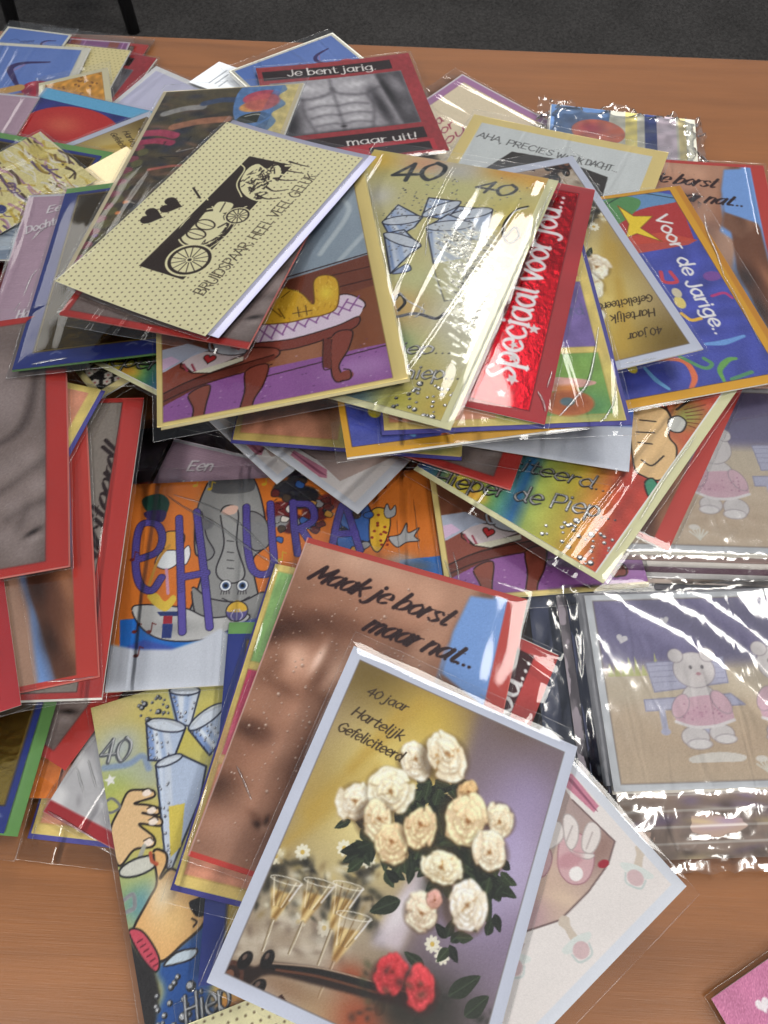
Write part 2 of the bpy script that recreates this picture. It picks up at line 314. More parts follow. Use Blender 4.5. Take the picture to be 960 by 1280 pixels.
def rose(c, x, y, r, base, seed):
    """an open rose: broad loose petals, amber at the root and nearly white at the curled rim"""
    g = random.Random(seed); base = np.minimum(255, np.array(base, float) * 1.03 + 4); warm = base * np.array([.86, .70, .48]); deep = base * np.array([.58, .42, .26]); lite = np.minimum(255, base * 1.04 + 20); r *= .92
    ax, sq = g.uniform(0, 3.14), g.uniform(.66, .98); ox, oy = g.uniform(-.25, .25) * r, g.uniform(-.25, .15) * r
    def pt(u, v): v = v * sq; return (x + u * math.cos(ax) - v * math.sin(ax), y + u * math.sin(ax) + v * math.cos(ax))
    c.ell(x, y + r * .12, r * .95, r * .9, deep * .5, .6, soft=r * .3)
    for rad, n, sz in ((.60, 5, .66), (.46, 4, .56), (.28, 4, .42), (.13, 3, .28)):
        t0 = g.uniform(0, 6.28)
        for k in range(n):
            t = t0 + 6.283 * k / n + g.uniform(-.45, .45); d = r * rad * g.uniform(.7, 1.15); s = r * sz * g.uniform(.8, 1.15); nx, ny = math.cos(t), math.sin(t)
            px, py = ox * (1 - rad) + d * nx, oy * (1 - rad) + d * ny; lit = 1 - .07 * math.sin(t + ax) + g.uniform(-.05, .03); q = []
            for u in np.linspace(-1.5, 1.5, 8): w = g.uniform(.84, 1.12); q.append(pt(px + s * (nx * math.cos(u) * .6 - ny * math.sin(u) * 1.0) * w, py + s * (ny * math.cos(u) * .6 + nx * math.sin(u) * 1.0) * w))
            q.append(pt(px - s * .55 * nx, py - s * .55 * ny)); cx, cy = pt(px, py); bx, by = pt(px - nx * s * .5, py - ny * s * .5); tx, ty = pt(px + nx * s * .36, py + ny * s * .36); deg = math.degrees(t + ax)
            c.poly([(u_ + (u_ - cx) * .05 + .15, v_ + (v_ - cy) * .05 + .35) for u_, v_ in q], deep, .42, smooth=True, soft=.7)
            W, m = c.pmask(curve(q, True), .25)
            if W is None: continue
            X, Y = c.X[W], c.Y[W]; rel = np.clip(((X - bx) * (tx - bx) + (Y - by) * (ty - by)) / ((tx - bx) ** 2 + (ty - by) ** 2 + 1e-6), 0, 1.3)
            rel = rel + .10 * np.sin(((X - cx) * -math.sin(R(deg)) + (Y - cy) * math.cos(R(deg))) * 14 / s)
            col = np.stack([np.interp(rel, [0, .35, .8, 1.15], v) for v in zip(warm * lit, base * lit * .97, np.minimum(255, base * lit), lite)], -1)
            c.put(W, m, lambda X_, Y_, col=col: col, .97)
    cx, cy = pt(ox, oy); c.blob(cx, cy, r * .12, r * .09, deep, .8)
def leaf(c, p0, p1, w, col, g):
    p0 = np.array(p0); p1 = np.array(p1); d = p1 - p0; n = np.array([-d[1], d[0]]) / np.hypot(*d) * w
    c.poly([p0, p0 + d * .3 + n, p0 + d * .65 + n * .8, p1, p0 + d * .6 - n * .85, p0 + d * .25 - n * .9], col, smooth=True)
    c.stroke([p0, p1], .4, np.array(col) * 1.6 + 10, .6)
def frame_rect(c, l, t, r, b, col, inner=None):
    for q in ((0, 0, c.w, t), (0, c.h - b, c.w, c.h), (0, 0, l, c.h), (c.w - r, 0, c.w, c.h)):
        if q[2] > q[0] and q[3] > q[1]: c.rect(q[0] - 1, q[1] - 1, q[2], q[3], col) if q[0] == 0 and q[1] == 0 else c.rect(q[0], q[1], q[2] + 1, q[3] + 1, col)
    if inner:
        c.stroke([(l, t), (c.w - r, t), (c.w - r, c.h - b), (l, c.h - b), (l, t)], .5, inner, .8, smooth=False)
def bubbles(c, x0, y0, x1, y1, n, seed, rmin=.35, rmax=1.1):
    g = random.Random(seed)
    for k in range(n):
        x, y, r = g.uniform(x0, x1), g.uniform(y0, y1), g.uniform(rmin, rmax) * (1 if g.random() < .8 else 1.6)
        c.ell(x, y, r, r, (70, 70, 72), 1, soft=.3, foil=.9); c.ell(x - r * .25, y - r * .25, r * .55, r * .55, (235, 235, 235), .9, foil=.9)

def flesh(c, bumps, light, tones, k=2.2):
    """a photographed body printed on a card: soft forms lit from one side, (x, y, rx, ry, height, turn) in millimetres"""
    Hh = np.zeros_like(c.X)
    for x, y, rx, ry, h, t in bumps:
        cs, sn = math.cos(R(t)), math.sin(R(t)); dx, dy = c.X - x, c.Y - y; q = ((dx * cs + dy * sn) / rx) ** 2 + ((-dx * sn + dy * cs) / ry) ** 2
        Hh += h * np.exp(-q ** 1.1)
    Hh += .12 * smooth_noise(c.X / 9, c.Y / 9, 3, 2.0)
    gy, gx = np.gradient(Hh, c.res); s = .56 - .46 * np.tanh(k * (gx * light[0] + gy * light[1])) + .012 * smooth_noise(c.X / 4, c.Y / 4, 8, 2.0)
    lap = (np.gradient(gx, c.res, axis=1) + np.gradient(gy, c.res, axis=0)); s = np.clip(s - .9 * np.clip(lap, 0, .5), 0, 1)
    for ch in range(3): c.a[..., ch] = np.interp(s, np.linspace(0, 1, len(tones)), [t[ch] / 255 for t in tones])
BROWN = ((58, 36, 28), (110, 76, 60), (156, 116, 96), (184, 144, 123), (206, 168, 148), (228, 198, 182))
GREYS = ((34, 26, 26), (74, 62, 60), (112, 98, 95), (142, 127, 124), (170, 156, 154), (196, 186, 184))
STEEL = ((22, 20, 24), (62, 58, 64), (110, 106, 114), (156, 152, 160), (196, 194, 202), (226, 224, 230))
def d_roses():
    c = Canvas(114, 144, .36, (150, 130, 105))
    B = lambda pt, rx, ry, col, a=1, rot=0: c.blob(pt[0], pt[1], rx, ry, col, a, rot)
    for pt, rx, ry, col, a in zip([(15.8,9.7),(44.6,-11.7),(71.1,-7.0),(34.0,44.3),(24.1,66.4),(46.6,16.0),(13.3,67.5),(41.8,72.8),(54.0,35.7),(8.6,112.1),(6.1,128.1),(35.7,101.2),(31.8,123.9),(29.7,87.7)],
        (26, 26, 20, 26, 22, 18, 16, 22, 14, 18, 16, 22, 22, 20), (16, 16, 14, 26, 22, 16, 20, 18, 16, 14, 14, 14, 12, 10),
        ((112, 90, 36), (142, 112, 40), (122, 92, 52), (232, 206, 108), (244, 236, 176), (216, 180, 62), (164, 128, 44), (238, 220, 150), (236, 210, 108), (190, 178, 150), (150, 132, 112), (205, 192, 170), (188, 172, 155), (200, 182, 120)), (1, 1, 1, .9, .8, .8, .7, .8, .8, .8, .8, .8, .8, .6)): B(pt, rx, ry, col, a)
    for a, b in (('525,880', '385,1015'), ('500,890', '440,960'), ('470,960', '350,1060')):
        p = P('rosesA', a + ' ' + b); c.stroke(p, 5, (196, 160, 62), .55, soft=5)
    c.poly([(65.8,-7.9),(115.2,-4.3),(122.2,126.4),(62.8,123.6),(73.5,82.9),(65.9,30.6)], (126, 108, 116), .95, soft=3)
    for pt, rx, ry, col, a in zip([(85.9,0.6),(107.3,10.9),(99.4,31.1),(95.2,54.1),(97.3,83.0),(104.3,70.6),(99.7,100.5),(112.9,86.2),(85.8,120.5)], (18, 12, 18, 20, 20, 14, 20, 16, 18), (14, 16, 18, 22, 22, 22, 16, 16, 14),
        ((112, 90, 82), (120, 102, 108), (150, 134, 170), (176, 160, 205), (176, 160, 208), (190, 178, 215), (132, 116, 138), (130, 112, 140), (44, 40, 34)), (1, .9, .9, .9, .9, .8, .8, .7, .9)): B(pt, rx, ry, col, a)
    # cloth, dark leaves behind the glasses
    g = random.Random(5)
    for pt in [(11.8,107.7),(28.4,101.0),(41.2,97.5),(8.9,97.8),(37.3,112.9),(54.3,103.1),(4.8,104.2),(41.8,86.0),(20.2,94.8)]:
        for k in range(5): B((pt[0] + g.uniform(-4, 4), pt[1] + g.uniform(-3, 3)), g.uniform(1.5, 3.5), g.uniform(1.2, 2.5), (52, 48, 40), .75, g.uniform(0, 180))
    for pt in [(14.9,88.9),(23.8,112.8),(34.6,110.9),(30.4,80.8),(5.4,94.4),(41.6,81.2),(78.1,99.9),(83.3,102.4),(0.3,102.3)]:
        for k in range(9):
            t = k * .7; c.ell(pt[0] + 2 * math.cos(t), pt[1] + 2 * math.sin(t), 1.3, .8, (238, 234, 214), .9, math.degrees(t))
        c.ell(pt[0], pt[1], .9, .9, (214, 180, 84))
    lo, hi = [(-6.1,103.9),(55.7,99.5)]
    for k in range(150):
        u, v = g.random(), g.random(); x, y = P('rosesA', f'{300 + 175 * u:.0f},{1062 + 78 * v + 20 * u:.0f}')[0]; B((x, y), g.uniform(.8, 3.0), g.uniform(.6, 1.8), ((40, 40, 30), (66, 58, 40), (28, 26, 22), (226, 220, 196), (150, 128, 84), (206, 184, 120))[g.randrange(6)], .7, g.uniform(0, 180))
    for k in range(40):
        x, y = P('rosesA', f'{g.uniform(290, 440):.0f},{g.uniform(1150, 1195):.0f}')[0]; B((x, y), g.uniform(2, 6), g.uniform(1, 2.4), ((206, 194, 176), (160, 140, 118), (226, 216, 200), (120, 100, 84))[g.randrange(4)], .6, g.uniform(-30, 60))
    # white vase
    c.poly([(61.8,76.2),(70.4,74.4),(66.7,107.4),(54.1,109.3)], (206, 192, 204), .9, soft=1.5); B([(61.5,94.1)][0], 4, 10, (232, 226, 232), .8, 20)
    # champagne glasses
    for q in ('338,1095 378,1106 346,1152 336,1148', '380,1098 420,1108 384,1156 372,1150', '416,1102 455,1112 420,1165 408,1160', '420,1140 465,1150 422,1205 412,1200'):
        p = [np.array(k) for k in P('rosesA', q)]; m = (p[2] + p[3]) / 2
        c.poly([p[0], p[1], m + (.9, 0), m - (.9, 0)], (206, 190, 160), .35, soft=.5)
        lv = [p[0] * .72 + m * .28, p[1] * .72 + m * .28, m + (.9, 0), m - (.9, 0)]
        c.poly(lv, lambda X, Y: np.stack([np.interp(np.sin(X * 1.5 + Y * .4), [-1, 0, 1], v) for v in ((150, 206, 236), (108, 166, 208), (44, 96, 140))], -1), .85, soft=.4)
        for u in (.12, .3, .55, .8, .93): top = p[0] * (1 - u) + p[1] * u; c.stroke([top, top * .35 + m * .65], g.uniform(.25, .6), (250, 240, 214) if u in (.12, .8) else (120, 90, 50), .75, soft=.5)
        mid = (p[0] + p[1]) / 2; wv = (p[1] - p[0]) / 2; nv = np.array([-wv[1], wv[0]]) * .18
        c.stroke([mid + wv * math.cos(t) + nv * math.sin(t) for t in np.linspace(0, 6.3, 16)], .35, (240, 236, 224), .8, smooth=False); c.stroke([p[1] * .9 + mid * .1, p[1] * .55 + m * .45], .8, (244, 244, 250), .7, soft=.5)
        e = m + (m - mid) * .75; c.stroke([m, e], (1.6, .7, .9), (176, 156, 120), .75, soft=.4); c.stroke([m + (.3, 0), e + (.3, 0)], .3, (250, 246, 236), .85); c.stroke([m - (.6, 0), e - (.4, 0)], .3, (96, 76, 50), .7)
    # leaves
    for a, w in (('438,1025 418,1035', 3), ('445,1050 462,1082', 5), ('480,1060 500,1092', 5), ('530,1000 548,980', 4), ('590,1085 645,1122', 7), ('600,1100 612,1158', 6), ('500,1125 462,1140', 6), ('565,1060 600,1080', 6), ('520,1075 545,1060', 5), ('545,1000 560,1015', 5), ('530,1210 505,1190', 4), ('560,1245 600,1220', 6), ('580,1270 610,1245', 6), ('470,1270 480,1245', 4)):
        p = P('rosesA', a); leaf(c, p[0], p[1], w * .55, (42, 52, 36), g)
    for pt in [(72.0,63.7),(78.0,64.6),(61.1,64.8),(85.5,69.9),(72.5,80.1)]: B(pt, 6, 5, (30, 36, 26), .95)
    for pt in [(57.5,39.8),(53.6,45.0),(63.2,50.0)]: c.stroke([pt, (pt[0] + 2, pt[1] + 12)], .7, (40, 44, 30))
    for pt in [(66.0,67.8),(70.4,59.2),(77.1,62.2),(88.2,67.1),(77.1,77.6),(62.2,67.7),(52.5,66.7),(51.6,54.8),(61.0,49.1),(62.0,41.5),(53.6,45.0),(93.5,71.6),(94.8,64.5),(87.0,74.3),(47.3,77.2),(55.4,78.8),(38.0,72.6),(36.7,78.2),(94.1,84.3),(82.8,93.4),(48.4,56.2),(61.0,54.4)]:
        for k in range(9): q = (pt[0] + g.uniform(-5.5, 5.5), pt[1] + g.uniform(-5.5, 5.5)); t = g.uniform(0, 6.28); leaf(c, q, (q[0] + 7 * math.cos(t), q[1] + 7 * math.sin(t)), 2.0, ((26, 32, 24), (36, 46, 32), (50, 62, 40))[k % 3], g)
    # the cream roses
    W = (244, 232, 206); PE = (238, 208, 164)
    for i, (q, r, col) in enumerate((('520,950', 9.5, W), ('556,945', 13, (244, 230, 200)), ('448,1000', 9.5, W), ('487,985', 11.5, (246, 234, 200)), ('470,1022', 10, (242, 220, 182)), ('492,1055', 9, PE), ('526,1035', 10, PE), ('584,988', 6, (226, 186, 130)),
        ('624,1022', 8.5, (242, 226, 194)), ('580,1022', 13, (240, 214, 172)), ('612,1062', 10, (244, 228, 200)), ('527,1138', 8.5, (238, 220, 196)), ('555,1082', 10.5, (246, 232, 196)), ('582,1133', 11.5, (244, 234, 214)), ('543,1122', 4, (226, 170, 160)))):
        pt = P('rosesA', q)[0]; rose(c, pt[0], pt[1], r, col, i + 3)
    # violin neck, scroll, bow
    for q, rx, ry, col, al in (('330,1262', 16, 7, (206, 188, 190), .8), ('400,1262', 14, 6, (196, 170, 128), .8), ('450,1276', 12, 9, (176, 72, 36), .95), ('440,1222', 7, 5, (166, 76, 42), .95), ('500,1265', 10, 7, (40, 36, 26), .9), ('360,1235', 14, 4, (150, 112, 82), .7)): B(P('rosesA', q)[0], rx, ry, col, al)
    c.poly([(4.4,140.9),(4.7,136.2),(8.8,133.4),(14.7,132.9),(17.4,130.1),(21.9,128.6),(38.8,124.1),(61.5,120.6),(81.4,118.2),(82.3,122.4),(63.8,126.0),(41.2,129.5),(22.2,132.8),(16.8,137.2),(15.1,141.8),(9.5,142.8)], (42, 24, 18), smooth=True, soft=.3)
    c.poly([(17.7,130.6),(38.9,124.4),(61.6,120.8),(80.9,118.6),(80.9,120.4),(61.2,123.0),(39.1,126.3),(19.0,131.8)], (22, 16, 15), soft=.3); c.stroke([(17.6,130.3),(38.8,124.1),(61.5,120.6),(80.2,118.6)], .5, (196, 170, 146), .8); c.stroke([(23.0,130.8),(40.0,126.8),(62.8,123.6)], .9, (126, 72, 44), .8, soft=.6)
    c.ell(*[(7.6,139.1)][0], 5, 5.5, (86, 50, 36)); c.ell(*[(7.6,139.1)][0], 3.4, 3.8, (50, 28, 22)); c.ell(*[(7.0,138.7)][0], 1.6, 1.8, (128, 84, 62))
    for q, ro in (('306,1200', 20), ('334,1199', 10), ('294,1242', 20), ('322,1234', 30)): pt = P('rosesA', q)[0]; c.ell(pt[0], pt[1], 2.4, 3.6, (24, 15, 14), 1, ro); c.ell(pt[0] - .6, pt[1] - 1, .7, 1.2, (120, 96, 84), .9, ro)
    c.stroke([(27.6,139.8),(55.0,142.1)], 2.2, (84, 42, 28)); c.stroke([(27.5,139.6),(54.8,141.7)], .5, (176, 120, 90), .8); c.poly([(25.6,141.2),(28.4,137.3),(32.1,139.2),(29.2,143.1)], (62, 30, 24)); c.stroke([(30.1,142.2),(51.4,144.6)], .8, (222, 212, 200), .8)
    rose(c, *[(65.5,116.7)][0], 8.5, (206, 46, 56), 40); rose(c, *[(79.0,116.5)][0], 9, (212, 52, 62), 41)
    for k in range(60): B((g.uniform(55, 112), g.uniform(112, 142)), g.uniform(1, 2.4), g.uniform(.8, 1.8), (30, 34, 26) if k % 3 else (62, 74, 44), .5, g.uniform(0, 180))
    for s, a, x in (('40 jaar', '456,868 506,890', 2.6), ('Hartelijk', '438,893 500,926', 2.9), ('Gefeliciteerd', '420,912 500,952', 2.8)):
        p = P('rosesA', a); text(c, s, p[0], p[1], x * 1.05, 'brush', (62, 44, 22))
    c.grain(.012)
    frame_rect(c, 5.2, 4.8, 5.2, 5.2, (196, 202, 222), (120, 110, 110))
    return c

def d_torso():
    c = Canvas(121, 164, .5, SKIN)
    def B(q, rx, ry, col, a=1, rot=0):
        for pt in P('torsoB', q): c.blob(pt[0], pt[1], rx, ry, col, a, rot)
    c.a[:] = np.array((152, 112, 92)) / 255
    B('451,700', 40, 13, (190, 154, 134), .95, 6); B('380,690', 16, 10, (176, 140, 121), .8); B('540,745', 16, 12, (186, 146, 124), .9); B('500,770', 18, 10, (176, 134, 112), .8, 14); B('360,725', 12, 11, (150, 112, 92), .8)
    B('345,788', 14, 8, (68, 42, 32), .95, -8); B('366,782', 14, 7, (78, 50, 38), .9, 4); B('405,778', 16, 6, (98, 66, 52), .85, 6); B('440,784', 12, 6, (112, 78, 62), .7, 14); B('340,760', 8, 8, (104, 72, 58), .7); B('516,805', 14, 7, (118, 82, 66), .7, 24)
    B('373,826', 11, 10, (190, 150, 130), .95, 12); B('368,820', 6, 5.5, (204, 166, 146), .8); B('398,824', 2.4, 8, (230, 198, 182), .9, 10); B('416,842', 5, 12, (208, 170, 150), .85, 14); B('396,850', 3.4, 9, (128, 90, 72), .7, 16); B('342,832', 5, 10, (130, 94, 76), .8, 16)
    B('354,862', 12, 4, (112, 78, 62), .75, 14); B('400,872', 9, 4, (124, 88, 70), .7, 18); B('330,878', 8, 8, (156, 118, 98), .8); B('372,892', 9, 9, (170, 130, 110), .8); B('312,914', 9, 5, (72, 48, 38), .9, 10); B('332,920', 9, 4, (92, 62, 50), .8, 22)
    B('352,936', 9, 8, (172, 132, 112), .85, 14); B('386,930', 5, 14, (122, 86, 70), .7, 18); B('300,940', 8, 8, (142, 104, 86), .8); B('366,972', 7, 14, (104, 72, 58), .75, 20); B('330,972', 10, 9, (158, 120, 101), .8); B('276,984', 8, 8, (78, 54, 44), .9, 10); B('296,1000', 8, 6, (120, 88, 72), .7)
    B('318,1005', 9, 7, (160, 122, 103), .8); B('280,1044', 12, 12, (166, 130, 113), .9); B('330,1066', 14, 9, (138, 102, 86), .8); B('260,1062', 9, 6, (140, 106, 90), .8); B('346,1040', 7, 10, (116, 82, 67), .7)
    B('323,1030', 2.8, 2.0, (44, 27, 21), .95, 20); B('330,1034', 2.2, 2.6, (190, 152, 132), .8); B('318,1020', 5, 1.8, (128, 92, 76), .8, 20); B('333,1026', 1.2, 2.4, (60, 40, 32), .8)
    c.a[:] = np.clip((c.a - .50) * 1.25 + .535, 0, 1); c.noise(.025, 9, seed=2)
    # body edge, blue backdrop and the hanging arm on the right
    blue = (118, 160, 226)
    c.poly([(92, -2), (123, -2), (123, 166), (40, 166), (56, 120), (76, 88), (86, 60), (86, 40), (92, 22)], blue, smooth=False, soft=.6)
    c.poly([(79.9,69.3),(92.4,81.2),(86.3,107.4),(90.7,124.3),(94.7,164.9),(57.7,167.0),(53.3,63.8)], (186, 144, 120), soft=1.2)
    c.poly([(100.9,34.3),(110.0,66.1),(111.2,106.6),(113.4,133.2),(116.2,165.0),(103.1,165.2),(97.8,141.9),(92.2,120.5),(89.3,107.2),(90.1,71.4)], (120, 76, 54), soft=.8)
    for q, rx, ry, col, a in (('48,735', 7, 12, (52, 28, 20), .95), ('62,800', 5, 14, (60, 34, 24), .9), ('84,730', 4, 16, (168, 112, 80), .9), ('92,800', 4, 16, (176, 120, 88), .85), ('70,760', 4, 16, (104, 62, 42), .7), ('80,840', 6, 8, (96, 58, 42), .7)): c.blob(*P('torso44', q)[0], rx, ry, col, a, -14)
    c.poly([(92, -2), (104, -2), (106, 30), (108, 64), (96, 78), (84, 66), (88, 46), (86, 20)], (132, 90, 68), soft=1.2); c.blob(98, 40, 4, 22, (86, 54, 40), .8); c.blob(104, 44, 3, 20, (186, 138, 110), .7)
    c.poly([(86, -2), (98, -2), (90, 20), (78, 60), (66, 70), (70, 40)], (186, 138, 112), soft=2.5)
    c.poly([(92.3,7.0),(113.9,3.6),(112.3,62.7),(87.8,51.8),(88.0,29.0)], blue, soft=.8); c.poly([(66, 70), (82, 60), (76, 100), (62, 120)], (150, 108, 88), soft=3)
    g = random.Random(3)
    for k in range(330):
        x, y = g.uniform(2, 80), g.gauss(80, 40)
        if x > 84 - y * .12: continue
        r = g.uniform(.14, .5) if g.random() < .9 else g.uniform(.5, .9); c.ell(x + r * .3, y + r * .4, r, r, (84, 54, 42), .45, soft=.3); c.ell(x, y, r, r, (200, 164, 144), .5); c.ell(x - r * .3, y - r * .3, r * .45, r * .45, (244, 230, 220), .85)
    c.grain(.012)
    p = [(7.6,22.5),(83.3,26.9)]; text(c, 'Maak je borst', p[0], p[1], 6.4, 'script', (48, 18, 22))
    p = [(43.0,41.1),(101.8,45.0)]; text(c, 'maar nat...', p[0], p[1], 6.2, 'script', (48, 18, 22))
    frame_rect(c, .4, 3.2, 9.5, 2.2, (196, 66, 58)); c.rect(0, 0, .5, c.h, (225, 220, 216))
    return c

def d_grey():
    c = Canvas(125, 172, .7, (124, 108, 104))
    for x, y, rx, ry, col, al, ro in ((50, 40, 40, 40, (132, 118, 116), .9, 0), (40, 100, 30, 6, (70, 58, 56), .8, -20), (40, 130, 30, 24, (128, 114, 112), .8, 0)): c.blob(x, y, rx, ry, col, al, ro)
    def G(q, rx, ry, col, al, ro=0):
        x, y = P('grey43', q)[0]; c.blob(x, y, rx, ry, col, al, ro)
    G('12,500', 16, 26, (152, 137, 136), .95); G('55,520', 9, 26, (118, 104, 101), .9); G('66,560', 4, 50, (88, 75, 73), .8); G('48,505', 3, 20, (136, 121, 118), .7)
    for q, w in (('46,455 42,490 34,520 20,542 -10,560', 4.5), ('70,562 48,580 22,600 -8,622', 4), ('72,612 56,626 34,634 10,650', 3.6), ('34,634 28,652 20,668', 2.6), ('62,470 60,500 64,530', 2.6)): c.stroke(P('grey43', q), (w * .6, w, w, w * .5), (52, 41, 40), .55, soft=5)
    for q, rx, ry, ro in (('36,572', 9, 8, -30), ('8,590', 10, 9, -30), ('48,606', 9, 8, -30), ('14,632', 9, 8, -20), ('50,646', 8, 8, 0), ('10,672', 9, 8, 0), ('36,690', 12, 7, 0)): G(q, rx, ry, (158, 143, 141), .8, ro)
    G('42,666', 4.4, 1.5, (34, 26, 26), .95, -28); G('46,674', 5, 2.4, (174, 160, 158), .8, -20); G('62,690', 8, 14, (108, 95, 93), .6)
    c.noise(.03, 14, seed=9); c.grain(.015)
    frame_rect(c, 4, 4.5, 11, 4.5, (188, 58, 54), (120, 40, 40))
    return c
def d_greytext():
    c = Canvas(75, 173, .6, (142, 132, 124)); c.blob(40, 30, 40, 40, (128, 118, 110), .7); c.blob(50, 120, 30, 30, (150, 140, 134), .7)
    c.poly([(32, 100), (44, 98), (40, 120), (34, 128)], (98, 158, 84)); c.stroke([(35, 125), (33, 140)], .8, (90, 140, 80))
    p = [(64.3,81.6),(61.9,39.3)]; text(c, 'Gefeliciteerd!', (p[0][0] - 1, p[0][1] + 58), (p[0][0] + 3, 36), 7.0, 'script', (40, 18, 20))
    c.grain(.015); frame_rect(c, 3, 3.0, 12, 3.0, (192, 60, 56), (96, 60, 56)); return c

def d_bruid():
    CR = (250, 243, 194); DK = (58, 42, 34)
    c = Canvas(162, 100, .42, CR)
    for j in range(0, 28):
        for i in range(0, 44):
            c.ell(1.6 + i * 3.7 + (1.85 if j % 2 else 0), 1.4 + j * 3.7, .58, .5, (116, 96, 66), .9)
    band = [(138.7,32.9),(141.1,62.9),(30.7,62.7),(29.9,33.2)]; c.poly(band, DK)
    x0, x1 = sorted((band[0][0], band[2][0])); y0, y1 = sorted((band[0][1], band[2][1]))
    xs = [p[0] for p in band]; ys = [p[1] for p in band]; x0, x1, y0, y1 = min(xs), max(xs), min(ys), max(ys)
    def wheel(x, y, r, n=12):
        c.ell(x, y, r, r, CR); c.ell(x, y, r * .9, r * .9, DK); c.ell(x, y, r * .76, r * .76, CR)
        for k in range(n): t = 2 * math.pi * k / n; c.stroke([(x, y), (x + r * .8 * math.cos(t), y + r * .8 * math.sin(t))], .55 if r > 6 else .4, DK)
        c.ell(x, y, r * .16, r * .16, CR); c.ell(x, y, r * .09, r * .09, DK)
    w1 = [(45.4,56.1)][0]; w2 = [(87.7,59.1)][0]; bd = [(71.9,47.2)][0]; hd = [(118.1,50.3)][0]
    g = random.Random(8)
    # horses (cream silhouettes with dark hatching), driver, coach
    for q in ('308,246 300,232 308,214 322,206 334,212 344,206 352,214 346,228 338,240 326,252', ):
        p = P('bruid', q); c.poly(p, CR, smooth=True); q2 = curve(p, True)
        for k in range(80):
            i = g.randrange(len(q2)); cx, cy = np.mean(p, 0); t = g.uniform(.1, .95); x, y = cx + (q2[i][0] - cx) * t, cy + (q2[i][1] - cy) * t
            c.stroke([(x, y), (x + g.uniform(-3, 3), y + g.uniform(-2.4, 2.4)), (x + g.uniform(-4, 4), y + g.uniform(-3, 3))], g.uniform(.4, 1.1), DK if k % 4 else CR)
    for k in range(9):
        x = hd[0] - 10 + k * 4.4; c.stroke([(x, hd[1] + 9), (x + g.uniform(-2, 3), hd[1] + 16), (x + g.uniform(-2, 4), hd[1] + 23)], (1.6, 1.0, .7), CR if k % 2 else DK)
    c.stroke([(103.5,51.0),(112.7,41.3),(126.5,37.6),(130.9,31.1),(138.7,32.9)], .9, CR); c.stroke([(87.3,43.0),(98.1,25.9),(97.9,21.4)], .9, CR); c.stroke([(92.7,28.7),(98.8,19.5)], 1.4, DK)
    c.ell(*bd, 18, 14, CR); c.ell(*bd, 17, 13.2, DK); c.ell(bd[0] - .5, bd[1], 15.4, 11.6, CR)
    c.poly([(bd[0] - 13, bd[1] - 7), (bd[0] + 12, bd[1] - 8), (bd[0] + 14, bd[1] - 13), (bd[0] - 14, bd[1] - 12)], DK, smooth=True)
    for k in (-7, 2): c.ell(bd[0] + k, bd[1] - 1, 4.6, 6.4, DK); c.ell(bd[0] + k, bd[1] - 1, 3.6, 5.4, CR); c.stroke([(bd[0] + k, bd[1] - 7), (bd[0] + k, bd[1] + 5)], .5, DK)
    for k in range(16):
        x, y = bd[0] + g.uniform(-13, 24), bd[1] + g.uniform(5, 13); c.stroke([(x, y), (x + g.uniform(-4, 4), y + g.uniform(-2, 3)), (x + g.uniform(-5, 5), y + g.uniform(0, 4))], g.uniform(.5, 1.2), DK if k % 2 else CR)
    c.stroke([(bd[0] - 16, bd[1] + 11), (bd[0], bd[1] + 14), (bd[0] + 18, bd[1] + 11), (bd[0] + 26, bd[1] + 4)], 1.4, DK); c.stroke([(bd[0] - 16, bd[1] + 13), (bd[0], bd[1] + 16), (bd[0] + 20, bd[1] + 12)], .7, CR)
    c.poly([(bd[0] + 14, bd[1] - 4), (bd[0] + 22, bd[1] - 6), (bd[0] + 24, bd[1] + 3), (bd[0] + 16, bd[1] + 4)], CR, smooth=True); c.stroke([(bd[0] + 15, bd[1]), (bd[0] + 23, bd[1] - 2)], .8, DK)
    c.ell(bd[0] + 19, bd[1] - 9, 2.2, 2.6, DK); c.ell(bd[0] + 19, bd[1] - 12, 2.8, 1, DK)
    wheel(*w1, 13.5, 14); wheel(*w2, 7.6, 12)
    for q, ro in (('190,272', -8), ('214,258', -8)): pt = P('bruid', q)[0]; heart(c, pt[0], pt[1], 7.2, DK, -14)
    c.grain(.008)
    p = [(24.3,80.6),(143.2,83.1)]; text(c, 'BRUIDSPAAR, HEEL VEEL GELUK...', p[0], p[1], 4.8, 'hand', (70, 54, 40), wob=.08)
    return c

